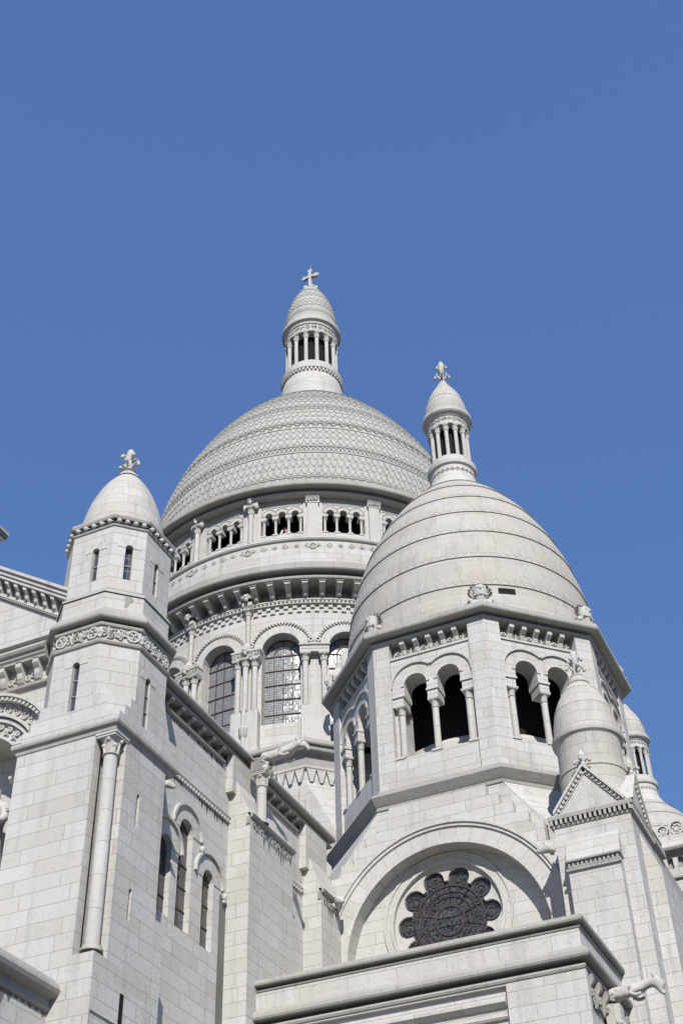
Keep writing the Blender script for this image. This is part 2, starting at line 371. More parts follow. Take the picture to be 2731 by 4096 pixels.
def bracket(mb, m, u, z0, z1, d0, d1, w, head=True, mi=0):
    """scrolled corbel carrying a cornice, often with a carved head"""
    h = z1-z0; L = d1-d0
    prof = [(d0, z0), (d0+L*.35, z0+h*.05), (d0+L*.55, z0+h*.25), (d0+L*.62, z0+h*.5), (d0+L*.85, z0+h*.62), (d0+L, z0+h*.72), (d0+L, z1), (d0, z1)]
    mb.prism(m, prof, u-w/2, u+w/2, mi=mi)
    if head:
        globals()['head'](mb, m, u, z0+h*.34, d0+L*.52, w*.95, mi)
def head(mb, m, u, z, d, s, mi=0):
    """carved head: skull, brow, nose, beard, curls"""
    for du, dz, dd, r_, q in ((0, .12, 0, .42, 1.1), (0, -.3, .12, .3, 1.2), (0, -.02, .4, .1, 1.3), (.16, .12, .3, .12, .8), (-.16, .12, .3, .12, .8), (.36, .1, -.05, .2, 1.5), (-.36, .1, -.05, .2, 1.5), (.2, .45, .05, .2, 1), (-.2, .45, .05, .2, 1), (.15, -.5, .1, .15, 1.2), (-.15, -.5, .1, .15, 1.2)):
        mb.ball(m(u+du*s, z+dz*s, d+dd*s), r_*s, mi=mi, sz=q, n=6, k=4)
def rosette(mb, m, u, z, s, d, mi=0, k=0):
    """small carved panel: ring, petals or scroll standing a few centimetres proud"""
    t = s*.13
    if k % 3 == 0:
        mb.arch(m, u, z, s*.34, s*.46, d, d+t, 0, 360, 10, mi)
        for j in range(4):
            a = j*math.pi/2+.785; mb.ball(m(u+s*.2*math.cos(a), z+s*.2*math.sin(a), d+t*.4), s*.12, mi=mi, n=5, k=3)
    elif k % 3 == 1:
        for j in range(8):
            a = j*math.pi/4; mb.tube([m(u, z, d+t*.5), m(u+s*.45*math.cos(a), z+s*.45*math.sin(a), d+t*.4)], [s*.05, s*.1], n=4, mi=mi)
    else:
        for sg in (-1, 1):
            mb.arch(m, u+sg*s*.22, z+sg*s*.08, s*.13, s*.23, d, d+t, 0, 360, 8, mi)
            mb.ball(m(u+sg*s*.22, z+sg*s*.08, d+t*.4), s*.09, mi=mi, n=5, k=3)
        mb.ball(m(u, z+s*.35, d+t*.4), s*.1, mi=mi, n=5, k=3); mb.ball(m(u, z-s*.35, d+t*.4), s*.1, mi=mi, n=5, k=3)
def scroll_band(mb, m, u0, u1, z0, z1, d, mi=0, step=None, ph=0):
    h = z1-z0; step = step or h*1.0; n = max(1, round((u1-u0)/step)); st = (u1-u0)/n
    for i in range(n): rosette(mb, m, u0+(i+.5)*st, (z0+z1)/2, h*.95, d, mi, i+ph)
def dentils(mb, m, u0, u1, z0, z1, d0, d1, step, fill=.55, mi=0):
    n = max(1, round((u1-u0)/step)); st = (u1-u0)/n
    for i in range(n): mb.box(m, u0+(i+.5-fill/2)*st, u0+(i+.5+fill/2)*st, z0, z1, d0, d1, mi=mi)
def dotted_arch(mb, m, uc, zc, r, s, d0, d1, n, a0=0, a1=180, mi=0):
    for i in range(n):
        a = R(a0+(a1-a0)*(i+.5)/n); c, q = math.cos(a), math.sin(a); w_ = (a1-a0)/n*.28
        mb.arch(m, uc, zc, r-s/2, r+s/2, d0, d1, a0+(a1-a0)*(i+.5)/n-w_, a0+(a1-a0)*(i+.5)/n+w_, 1, mi)
def finial(mb, c, z0, h, s=1.0, rot=0.0, mi=0):
    """stone fleuron: knop, bud and two tiers of curled leaves"""
    mb.lathe(c, [(.17*s, z0), (.21*s, z0+.06*h), (.12*s, z0+.12*h), (.10*s, z0+.3*h), (.13*s, z0+.5*h), (.17*s, z0+.68*h), (.17*s, z0+.82*h), (.10*s, z0+.93*h), (.015*s, z0+.965*h), (.012*s, z0+h)], 10, mi=mi)
    for tier, (zz, ln) in enumerate(((.22, .40), (.50, .36))):
        for k in range(4):
            a = rot+k*math.pi/2+tier*math.pi/4; ca, sa = math.cos(a), math.sin(a)
            P = [(c[0]+r_*s*ca, c[1]+r_*s*sa, z0+z_*h) for r_, z_ in ((.1, zz), (ln*.55, zz+.13), (ln*.85, zz+.15), (ln, zz+.09))]
            mb.tube(P, [.06*s, .055*s, .05*s, .045*s], n=6, mi=mi)
            mb.ball((c[0]+ln*s*.97*ca, c[1]+ln*s*.97*sa, z0+(zz+.05)*h), .085*s, mi=mi, n=7, k=5)

def skin(name, pts, edges, rads, material, parent=None, loc=None, levels=2):
    me = bpy.data.meshes.new(name); me.from_pydata(pts, edges, []); o = bpy.data.objects.new(name, me); col.objects.link(o)
    sk = o.modifiers.new("skin", 'SKIN'); sk.use_smooth_shade = True
    for i, r_ in enumerate(rads):
        r_ = r_ if isinstance(r_, tuple) else (r_, r_); me.skin_vertices[0].data[i].radius = r_
        me.skin_vertices[0].data[i].use_root = (i == 0)
    ss = o.modifiers.new("sub", 'SUBSURF'); ss.levels = levels; ss.render_levels = levels
    dg = bpy.context.evaluated_depsgraph_get(); dg.update()
    m2 = bpy.data.meshes.new_from_object(o.evaluated_get(dg)); m2.name = name
    bpy.data.objects.remove(o); bpy.data.meshes.remove(me)
    m2.materials.clear(); m2.materials.append(material)
    for p_ in m2.polygons: p_.use_smooth = True
    return link(name, m2, parent, loc)

# ------------------------------------------------------------------ ground
GZ = -1.6
mg, ntg, pg = mat("paving")
tcg = N(ntg, "ShaderNodeNewGeometry"); bg_ = N(ntg, "ShaderNodeTexBrick"); ntg.links.new(tcg.outputs['Position'], bg_.inputs['Vector'])
bg_.inputs['Scale'].default_value = 1.6; bg_.inputs['Color1'].default_value = (.085, .08, .07, 1); bg_.inputs['Color2'].default_value = (.11, .10, .09, 1); bg_.inputs['Mortar'].default_value = (.05, .05, .045, 1)
ntg.links.new(bg_.outputs[0], pg.inputs['Base Color']); pg.inputs['Roughness'].default_value = .9
g = MB(); g.face([(-3000, -3000, GZ), (3000, -3000, GZ), (3000, 3000, GZ), (-3000, 3000, GZ)], [(0, 0), (1, 0), (1, 1), (0, 1)])
go = g.build("ground", mg); go["kind"] = "structure"

# ------------------------------------------------------------------ the basilica
BAS = bpy.data.objects.new("basilica", None); col.objects.link(BAS); BAS.location = (-31, 66, GZ)
BAS["label"] = "white stone domed basilica with scale tiled great dome, ringed corner dome and octagonal stair turret"
BAS["category"] = "church"
MC = (-31.0, 66.0); OC = (-14.81, 48.09)

# ================= great dome
def prof_fn(R0, z0, H, p_, s_): return lambda z: R0*max(0.0, 1-max(0.0, min(1.0, (z-z0)/H))**p_)**(1/s_)
rm = prof_fn(11.422, 55.0, 20.121, 2.162, 1.034)
A0, A1 = -205, 75          # the part of the dome ring that can be seen gets the carving
VA = -64.8                 # azimuth that faces the viewer
mb = MB()
zs = [55.0+i*(75.3-55.0)/60 for i in range(61)]
mb.lathe(MC, [(rm(z), z) for z in zs], 120)
dome = part("great_dome", mb, TILE)

def tile_rows(rows, rf, C, wid, a0, a1, lift=.08, name="tile_course", parent=None, m_=None, step=.045, pts=7):
    mb = MB()
    for ri, (tip, dot, led, top) in enumerate(rows):
        r_ = rf((tip+dot)/2); n = int(2*math.pi*r_/wid); st = 2*math.pi/n
        k0, k1 = int(R(a0)/st), int(R(a1)/st)
        ph = .5*(ri % 2)
        # course slab
        nn = int((a1-a0)/3)
        mb.lathe(C, [(rf(led)+.0, led), (rf(led)+step, led), (rf(top)+step*.3, top)], nn, a0, a1)
        for k in range(k0, k1):
            a = (k+ph)*st; bot = []; tp = []; bb = []
            for i in range(pts):
                t = i/(pts-1); x = abs(2*t-1); zz = dot+(tip-dot)*(1-x**2.1)**.9 if x < 1 else dot
                aa = a+st*(.035+.93*t); rr = rf(zz)
                bot.append(((rr+lift)*math.cos(aa), (rr+lift)*math.sin(aa), zz)); bb.append(((rr+.0)*math.cos(aa), (rr+.0)*math.sin(aa), zz))
                tp.append(((rf(top)+lift*.35)*math.cos(aa), (rf(top)+lift*.35)*math.sin(aa), top))
            sh = lambda L_: [(x+C[0], y+C[1], z) for x, y, z in L_]
            uv = [(a*r_+i*.05, tip) for i in range(pts)]; uv2 = [(a*r_+i*.05, top) for i in range(pts)]
            mb.grid([sh(bot), sh(tp)], [uv, uv2], 0, False); mb.grid([sh(bb), sh(bot)], [uv, uv], 0, False)
    return mb
rows = [(56.44, 56.87, 56.36, 57.05), (57.14, 57.56, 57.06, 57.73), (57.81, 58.29, 57.74, 58.44), (59.4, 59.83, 59.3, 60.0), (60.09, 60.5, 60.01, 60.68), (60.78, 61.18, 60.69, 61.28),
        (62.28, 62.66, 62.2, 62.92), (63.01, 63.37, 62.93, 63.62), (63.7, 63.98, 63.63, 64.22), (65.1, 65.45, 65.02, 65.75), (65.83, 66.15, 65.76, 66.34), (66.4, 66.76, 66.35, 66.92),
        (67.82, 68.2, 67.7, 68.42), (68.5, 68.9, 68.43, 69.3), (69.41, 69.8, 69.31, 70.1), (70.2, 70.6, 70.12, 70.8), (71.6, 72.0, 71.5, 72.2), (72.3, 72.7, 72.22, 73.0), (73.1, 73.4, 73.02, 73.7), (73.8, 74.1, 73.72, 74.4), (74.45, 74.7, 74.42, 74.95)]
sub("scale_tiling", tile_rows(rows, rm, MC, .425, A0, A1), TILE, dome)
def surf(C, rf, zmid):
    """wall coordinates laid on a dome: u along the ring at zmid"""
    r0 = rf(zmid)
    return lambda u, z, d: (C[0]+(rf(z)+d)*math.cos(u/r0), C[1]+(rf(z)+d)*math.sin(u/r0), z), r0
for bi, (z0, z1, kind) in enumerate(((55.72, 56.3, 0), (58.52, 59.24, 1), (61.36, 62.1, 2), (64.3, 64.94, 0), (66.98, 67.6, 1), (70.85, 71.4, 2))):
    mb = MB(); zm = (z0+z1)/2; ms, r0 = surf(MC, rm, zm); h = z1-z0; t = .035
    mb.lathe(MC, [(rm(z0), z0), (rm(z0)+.05, z0), (rm(z0+.1)+.05, z0+.1), (rm(z0+.1)+.01, z0+.1)], 90, A0, A1)
    mb.lathe(MC, [(rm(z1-.08)+.01, z1-.08), (rm(z1-.08)+.05, z1-.08), (rm(z1)+.05, z1), (rm(z1), z1)], 90, A0, A1)
    st = h*(.95 if kind == 0 else .8); n = int(2*math.pi*r0/st); st = 2*math.pi*r0/n
    for k in range(int(R(A0)*r0/st), int(R(A1)*r0/st)):
        u = k*st; hh = h*.36
        if kind == 0:
            for p0, p1 in (((0, -hh), (.42*st, 0)), ((.42*st, 0), (0, hh)), ((0, hh), (-.42*st, 0)), ((-.42*st, 0), (0, -hh))):
                mb.tube([ms(u+p0[0], zm+p0[1], t*.6), ms(u+p1[0], zm+p1[1], t*.6)], .032, n=4)
            mb.ball(ms(u, zm, t*.3), .07, n=5, k=3)
        else:
            mb.tube([ms(u-.5*st, zm-hh, t*.6), ms(u, zm+hh, t*.6), ms(u+.5*st, zm-hh, t*.6)], .035, n=4)
            if kind == 1: mb.tube([ms(u-.5*st, zm+hh, t*.5), ms(u, zm-hh, t*.5), ms(u+.5*st, zm+hh, t*.5)], .035, n=4)
            else: mb.tube([ms(u-.5*st, zm-hh*.1, t*.6), ms(u, zm+hh*1.1, t*.6), ms(u+.5*st, zm-hh*.1, t*.6)], .03, n=4)
    sub("ornament_band", mb, TILE, dome)

def lantern(C, prof_base, ncol, rcol, rc, z0, z1, core, ent, cap_prof, phase, parent_name, n=36, tiles=None):
    mb = MB(); mb.lathe(C, prof_base, n)
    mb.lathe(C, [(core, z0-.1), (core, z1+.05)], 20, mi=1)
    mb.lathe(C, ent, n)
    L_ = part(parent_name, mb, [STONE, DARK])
    mb = MB(); mb.lathe(C, cap_prof, n); sub("cap_dome", mb, TILE if tiles else DOME2, L_)
    me = col_data("column", z1-z0, rcol, cap=(z1-z0)*.2, n=12, flare=1.5)
    for k in range(ncol):
        a = R(phase+360*k/ncol)
        put("column", me, (C[0]+rc*math.cos(a), C[1]+rc*math.sin(a), z0), L_, a)
    return L_
LT = lantern(MC, [(2.75, 72.6), (2.6, 73.2), (2.44, 74.6), (2.4, 75.1), (2.33, 75.3), (2.3, 75.5), (2.28, 75.95), (2.44, 76.03), (2.46, 76.34), (2.3, 76.46), (2.2, 76.72), (2.2, 76.98), (0.5, 76.98)], 14, .16, 1.92, 76.98, 80.5, 1.38,
             [(1.3, 80.5), (2.1, 80.5), (2.12, 80.72), (2.05, 80.76), (2.05, 81.3), (2.13, 81.36), (2.16, 81.48), (2.18, 81.66), (2.36, 81.7), (2.4, 81.8), (2.39, 82.05), (2.2, 82.2), (1.5, 82.5)],
             [(2.14, 82.2), (2.12, 83.1), (2.05, 83.8), (1.93, 84.42), (1.7, 85.4), (1.42, 86.25), (1.02, 87.05), (.72, 87.62), (.4, 87.8)], VA+12.9, "great_lantern", 44, True)
rl = lambda z: (lambda P: next((P[i][0]+(P[i+1][0]-P[i][0])*(z-P[i][1])/(P[i+1][1]-P[i][1]) for i in range(len(P)-1) if P[i][1] <= z <= P[i+1][1]), .5))([(2.14, 82.2), (2.12, 83.1), (2.05, 83.8), (1.93, 84.42), (1.7, 85.4), (1.42, 86.25), (1.02, 87.05), (.72, 87.62), (.4, 87.8)])
sub("scale_tiling", tile_rows([(83.75, 83.98, 83.7, 84.1), (84.15, 84.38, 84.1, 84.5), (84.55, 84.8, 84.5, 84.95), (85.3, 85.55, 85.25, 85.65), (85.7, 85.92, 85.65, 86.0), (86.35, 86.55, 86.3, 86.65), (86.7, 86.9, 86.65, 87.0)], rl, MC, .36, -250, 110, lift=.05, step=.015, pts=5), TILE, LT)
mb = MB(); mm = cyl(MC, 2.05, 0)
scroll_band(mb, mm, 2.05*R(-160), 2.05*R(30), 80.8, 81.28, 0.0)
sub("carved_frieze", mb, CARVED, LT); mb = MB()
dentils(mb, cyl(MC, 2.3, 0), 2.3*R(-165), 2.3*R(35), 75.76, 75.98, 0, .12, .3)
sub("dentil_band", mb, CARVED, LT); mb = MB()
mz = lambda u, z, d: (MC[0]+(rl(z)+d)*math.cos(u), MC[1]+(rl(z)+d)*math.sin(u), z)
for k in range(40):
    u = R(-160+190*k/40); mb.tube([mz(u, 82.9, .03), mz(u+.04, 83.25, .03), mz(u+.083, 82.9, .03)], .03, n=4)
sub("carved_frieze", mb, CARVED, LT)
mb = MB()
for k in range(8):
    a = R(VA+45*k); mb.ball((MC[0]+.62*math.cos(a), MC[1]+.62*math.sin(a), 87.72), .2, sz=1.4)
mb.lathe(MC, [(.6, 87.6), (.5, 87.9), (.3, 88.05), (.36, 88.15), (.2, 88.3), (.16, 88.5)], 14)
X = flat(MC[0], MC[1], 1, 0)
def solid(pts, t):
    mb.q(X, [(u, z, t) for u, z in pts]); mb.q(X, [(u, z, -t) for u, z in pts][::-1])
    for a_, b_ in zip(pts, pts[1:]+pts[:1]): mb.q(X, [(a_[0], a_[1], -t), (b_[0], b_[1], -t), (b_[0], b_[1], t), (a_[0], a_[1], t)])
solid([(-.2, 88.2), (.2, 88.2), (.12, 88.7), (.11, 90.2), (.2, 90.5), (-.2, 90.5), (-.11, 90.2), (-.12, 88.7)], .14)
for sg in (-1, 1): solid([(sg*.1, 89.57), (sg*.38, 89.57), (sg*.6, 89.46), (sg*.6, 89.92), (sg*.38, 89.8), (sg*.1, 89.8)], .125)
for (u, z) in ((-.58, 89.685), (.58, 89.685), (0, 90.48)):
    for du, dz in ((0, 0), (.11, .11), (-.11, .11), (.11, -.11), (-.11, -.11), (0, .16), (.16 if u > 0 else -.16, 0)):
        c = X(u+du, z+dz, 0); mb.ball(c, .10, n=7, k=5)
mb.arch(X, 0, 89.68, .0, .22, -.15, .15, 0, 360, 12); mb.arch(X, 0, 89.68, .0, .22, .15, -.15, 0, 360, 12)
for sg in (-1, 1):
    for k in range(10): mb.ball(X(sg*.13, 88.5+k*.18, .11), .035, n=5, k=3)
    mb.box(X, sg*.22-.1, sg*.22+.1, 88.3, 88.5, -.12, .12, back=True)
mb.tube([X(.05, 90.6, 0), X(.05, 91.3, 0)], .012, n=5); mb.ball(X(.05, 90.85, 0), .05)
sub("cross", mb, CARVED, LT)

# ================= drum of the great dome
RW = 11.9; DA0 = -74.2; BAY = RW*R(18)
drum_m = cyl(MC, RW, R(DA0))
KS = range(-5, 5)
mb = MB()
win = {'hw': 1.09, 'sill': 38.13, 'spring': 42.9}
for k in KS:
    o = dict(win, u=k*BAY); mb.wall(drum_m, (k-.5)*BAY, (k+.5)*BAY, 34.0, 45.34, [o], .75, du=.5)
    mb.wall(drum_m, (k-.5)*BAY, (k+.5)*BAY, 45.34, 46.16, [], du=.5); mb.wall(drum_m, (k-.5)*BAY, (k+.5)*BAY, 46.16, 48.2, [], d=-.35, du=.7); mb.prism(drum_m, [(-.35, 46.14), (0, 46.14), (0, 46.17), (-.35, 46.17)], (k-.5)*BAY, (k+.5)*BAY, 6, caps=False)
ua, ub = (KS[0]-.5)*BAY, (KS[-1]+.5)*BAY
mb.wall(drum_m, ub, ua+2*math.pi*RW, 34.0, 55.0, [], du=1.6)
drum = part("dome_drum", mb, STONE)
# parapet frieze and gallery sill
mb = MB(); NU = 80
mb.prism(drum_m, [(-.35, 46.98), (1.10, 46.98), (1.13, 47.06), (1.13, 47.15), (.7, 47.17), (.7, 47.36), (1.45, 47.37), (1.5, 47.44), (1.5, 47.84), (1.4, 47.93), (.55, 48.3), (0, 48.3)], ua, ub, NU)
sub("main_cornice", mb, TRIM, drum)
mb = MB(); mb.wall(drum_m, ua, ub, 48.25, 50.25, [], d=.5, du=.6)
mb.prism(drum_m, [(0, 50.25), (.6, 50.25), (.66, 50.34), (.6, 50.45), (.3, 50.55), (0, 50.55)], ua, ub, NU)
n = int((ub-ua)/(BAY/6))
for i in range(n):
    u = ua+(i+.5)*(ub-ua)/n; big = (i % 6 == 5) ; s_ = .17 if i % 2 else .13
    for p0, p1 in (((0, -1), (1, 0)), ((1, 0), (0, 1)), ((0, 1), (-1, 0)), ((-1, 0), (0, -1))):
        mb.tube([drum_m(u+p0[0]*s_, 49.85+p0[1]*s_, .51), drum_m(u+p1[0]*s_, 49.85+p1[1]*s_, .51)], .025, n=4)
    mb.ball(drum_m(u, 49.85, .5), .06, n=5, k=3)
for k in KS:
    rosette(mb, drum_m, (k+.5)*BAY, 49.82, .5, .5, 0, 0)
sub("parapet_frieze", mb, STONE, drum)
# corbel table: zigzag, chequer, corbels, carved panels
mb = MB()
nc = 4*len(KS); st = (ub-ua)/nc
for i in range(nc):
    u = ua+(i+.5)*st
    bracket(mb, drum_m, u, 46.2, 46.98, -.35, .95, .30, True)
    mb.box(drum_m, u-.22, u+.22, 46.9, 46.98, 0, 1.02)
    rosette(mb, drum_m, ua+(i+1)*st, 46.42, .46, -.18, 0, i)
mb.prism(drum_m, [(0, 45.86), (.2, 45.86), (.22, 45.92), (.16, 45.97), (0, 45.97)], ua, ub, NU); mb.prism(drum_m, [(0, 46.12), (.2, 46.12), (.2, 46.2), (0, 46.2)], ua, ub, NU)
nt2 = int((ub-ua)/.235); st = (ub-ua)/nt2
for i in range(nt2):
    u = ua+(i+.5)*st; z0, z1, dd = 45.93, 46.13, .16
    a_, b_, c_ = (u-st/2, z1), (u+st/2, z1), (u, z0)
    mb.q(drum_m, [(c_[0], c_[1], dd), (b_[0], b_[1], dd), (a_[0], a_[1], dd)])
    mb.q(drum_m, [(c_[0], c_[1], 0), (c_[0], c_[1], dd), (a_[0], a_[1], dd), (a_[0], a_[1], 0)]); mb.q(drum_m, [(c_[0], c_[1], dd), (c_[0], c_[1], 0), (b_[0], b_[1], 0), (b_[0], b_[1], dd)])
nq = int((ub-ua)/.5); st = (ub-ua)/nq
for i in range(nq):
    u = ua+i*st
    mb.box(drum_m, u, u+st*.5, 45.62, 45.86, 0, .10); mb.box(drum_m, u+st*.5, u+st, 45.36, 45.60, 0, .10)
sub("corbel_table", mb, CARVED, drum)
# windows of the drum
for k in KS:
    o = dict(win, u=k*BAY); mb = MB()
    mb.pane(drum_m, o, -.66, 0)
    uc = k*BAY
    for z in [38.13+.95*i for i in range(1, 6)]: mb.box(drum_m, uc-1.09, uc+1.09, z-.022, z+.022, -.66, -.60, nu=4, mi=1)
    for du_ in (-.55, 0, .55): mb.box(drum_m, uc+du_-.018, uc+du_+.018, 38.13, 42.9 if du_ else 43.9, -.66, -.61, mi=1)
    mb.arch(drum_m, uc, 42.88, .53, .58, -.66, -.61, 0, 180, 12, 1); mb.arch(drum_m, uc, 42.88, 1.04, 1.09, -.66, -.61, 0, 180, 14, 1)
    for a in (45, 135): mb.tube([drum_m(uc+.55*math.cos(R(a)), 42.88+.55*math.sin(R(a)), -.63), drum_m(uc+1.07*math.cos(R(a)), 42.88+1.07*math.sin(R(a)), -.63)], .025, n=4, mi=1)
    sub("window", mb, [GLASS, IRON], drum)
    mb = MB()
    mb.arch(drum_m, uc, 42.9, 1.09, 1.19, -.05, .07, 0, 180, 20); mb.arch(drum_m, uc, 42.9, 1.19, 1.62, 0, .04, 0, 180, 20)
    dotted_arch(mb, drum_m, uc, 42.9, 1.72, .13, 0, .13, 30, -2, 182); mb.arch(drum_m, uc, 42.9, 1.79, 1.86, 0, .10, 0, 180, 20)
    sub("arch_moulding", mb, STONE, drum)
# piers between windows
wcol = col_data("column", 3.4, .165, cap=.5, n=12); tcol = col_data("column", 2.35, .13, cap=.0001, base=False, n=10, plain=True)
gcol = col_data("column", 1.24, .085, cap=.26, n=10, flare=1.9); lcol = col_data("column", 2.6, .14, cap=.42, n=10)
for k in [*KS][:-1]:
    uc = (k+.5)*BAY; flat_pier = k in (0, 1)
    mb = MB()
    mb.box(drum_m, uc-.74, uc+.74, 36.5, 38.85, 0, .52, nu=2); mb.prism(drum_m, [(0, 36.2), (.62, 36.2), (.62, 36.5), (.5, 36.6), (0, 36.6)], uc-.8, uc+.8)
    mb.box(drum_m, uc-.78, uc+.78, 42.3, 42.72, 0, .5, nu=2); mb.box(drum_m, uc-.82, uc+.82, 42.72, 42.84, 0, .56, nu=2)
    mb.box(drum_m, uc-.6, uc+.6, 42.84, 42.9, 0, .5)
    mb.box(drum_m, uc-.22, uc+.22, 38.85, 42.3, 0, .12)
    if flat_pier:
        dentils(mb, drum_m, uc-.8, uc+.8, 42.74, 42.82, .5, .6, .11); dentils(mb, drum_m, uc-.74, uc+.74, 42.5, 42.6, .5, .53, .09)
    else:
        scroll_band(mb, drum_m, uc-.78, uc+.78, 42.36, 42.7, .5, step=.3); head(mb, drum_m, uc, 42.72, .6, .42)
        mb.lathe(drum_m(uc, 0, .3)[:2], [(.24, 42.95), (.27, 43.1), (.22, 43.22), (.18, 43.3), (.16, 43.4)], 10)
    for sg in (-1, 1):
        mb.arch(drum_m, uc+sg*.2, 43.35, .08, .16, 0, .2, 0, 360, 8); mb.ball(drum_m(uc+sg*.16, 43.1, .1), .11)
    sub("pier_block", mb, CARVED, drum)
    for du_ in ((-.5, .5) if flat_pier else (-.48, 0, .48)):
        put("column", wcol, drum_m(uc+du_, 38.85, .29 if du_ else .42), drum, R(DA0)+uc/RW)
    if not flat_pier:
        put("column", lcol, drum_m(uc, 43.2, .2), drum, R(DA0)+uc/RW)
        mb = MB(); mb.ball(drum_m(uc, 44.75, .2), .17, sz=.5); mb.prism(drum_m, [(0, 45.7), (.3, 45.75), (.5, 46.0), (.5, 46.2), (0, 46.2)], uc-.28, uc+.28); head(mb, drum_m, uc, 46.42, .62, .42)
        for sg in (-1, 1): mb.ball(drum_m(uc+sg*.25, 46.6, .5), .15, sz=1.4)
        mb.lathe(drum_m(uc, 0, .55)[:2], [(.12, 35.6), (.13, 37.2), (.22, 37.35), (.26, 37.75), (.15, 37.9), (.14, 39.0)], 9)
        sub("carved_bracket", mb, CARVED, drum)
# gallery
gal = MB()
for k in KS:
    uc = k*BAY
    ops = [{'u': uc+i*.81, 'hw': .21, 'sill': 52.64, 'spring': 52.86} for i in (-1, 0, 1)]
    gal.wall(drum_m, uc-1.3, uc+1.3, 52.64, 54.0, ops, .45, d=-.05, du=.4)
    for sg in (-1, 1):
        gal.box(drum_m, uc+sg*1.585-.285, uc+sg*1.585+.285, 50.4, 54.0, -.6, 0.02)
    gal.box(drum_m, uc-1.3, uc+1.3, 50.4, 51.28, -.6, -.02, nu=4)
    gal.prism(drum_m, [(-.02, 50.85), (.06, 50.88), (.09, 50.96), (.04, 51.04), (-.02, 51.04)], uc-1.3, uc+1.3, 3)
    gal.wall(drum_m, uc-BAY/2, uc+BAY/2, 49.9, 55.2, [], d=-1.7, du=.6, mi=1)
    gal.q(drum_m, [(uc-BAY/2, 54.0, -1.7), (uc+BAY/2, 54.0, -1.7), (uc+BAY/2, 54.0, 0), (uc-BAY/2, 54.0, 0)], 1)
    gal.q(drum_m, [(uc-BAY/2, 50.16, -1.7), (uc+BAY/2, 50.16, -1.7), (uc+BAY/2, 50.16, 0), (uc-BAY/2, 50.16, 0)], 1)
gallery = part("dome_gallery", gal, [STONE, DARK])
for k in KS:
    uc = k*BAY; mb = MB()
    for i in (-1, 0, 1):
        u = uc+i*.81
        mb.arch(drum_m, u, 52.86, .21, .27, -.05, .0, 0, 180, 12); mb.arch(drum_m, u, 52.86, .29, .44, -.05, -.015, 0, 180, 12)
        dotted_arch(mb, drum_m, u, 52.86, .48, .07, -.05, .02, 16, 10 if i else 35, 170 if i else 145)
    for r_, z in enumerate((53.46, 53.56, 53.66, 53.76, 53.86)):
        nn = 11
        for j in range(nn):
            u = uc-1.2+2.4*(j+.5*(r_ % 2))/nn
            if all((u-uc-i*.81)**2+(z+.04-52.86)**2 > .56**2 for i in (-1, 0, 1)): mb.box(drum_m, u-.075, u+.075, z, z+.075, -.05, .0)
    sub("arcade_arches", mb, STONE, gallery)
    for i in (-1.5, -.5, .5, 1.5):
        mb = MB(); u = uc+i*.81; e = .085 if abs(i) > 1 else 0; u -= math.copysign(e, i) if e else 0
        mb.box(drum_m, u-.2, u+.2, 52.56, 52.66, -.5, .03); mb.box(drum_m, u-.15, u+.15, 52.48, 52.56, -.45, 0.0)
        mb.box(drum_m, u-.17, u+.17, 51.26, 51.36, -.42, .01)
        sub("impost_block", mb, STONE, gallery)
    for i in (-1.5, -.5, .5, 1.5):
        u = uc+i*.81; u -= math.copysign(.085, i) if abs(i) > 1 else 0
        if -4 <= k <= 3: put("column", gcol, drum_m(u, 51.32, -.14), gallery, R(DA0)+u/RW)
pc = col_data("column", 3.0, .16, cap=.6, n=10)
for k in [*KS][:-1]:
    uc = (k+.5)*BAY; mb = MB()
    if k in (0, 1, 2):
        mb.box(drum_m, uc-.33, uc+.33, 50.4, 53.5, 0, .2); mb.prism(drum_m, [(0, 53.42), (.24, 53.46), (.2, 53.55), (.26, 53.7), (.38, 53.86), (.4, 53.98), (.4, 54.05), (0, 54.05)], uc-.42, uc+.42)
        scroll_band(mb, drum_m, uc-.36, uc+.36, 53.56, 53.86, .25, step=.24)
    else:
        head(mb, drum_m, uc, 51.2, .2, .32); head(mb, drum_m, uc, 50.72, .28, .34); mb.box(drum_m, uc-.33, uc+.33, 50.4, 53.5, -.02, .06)
        head(mb, drum_m, uc, 53.95, .45, .42); mb.box(drum_m, uc-.45, uc+.45, 53.55, 54.05, 0, .35)
        for sg in (-1, 1): mb.ball(drum_m(uc+sg*.36, 53.55, .28), .13, sz=1.5)
        put("column", pc, drum_m(uc, 50.6, .22), gallery, R(DA0)+uc/RW)
    sub("gallery_pier", mb, CARVED, gallery)

mb = MB()
mb.prism(drum_m, [(-1.0, 53.96), (.5, 53.96), (.55, 54.01), (.55, 54.1), (.1, 54.12), (.1, 54.3), (.96, 54.31), (1.0, 54.38), (1.0, 54.62), (.92, 54.74), (-.1, 55.35), (-1.2, 55.6)], ua, ub, NU)
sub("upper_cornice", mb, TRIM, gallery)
mb = MB(); mb.lathe(MC, [(11.75, 55.2), (11.6, 55.5), (11.48, 55.6), (11.46, 55.75)], 100, A0, A1); sub("base_course", mb, STONE, dome)

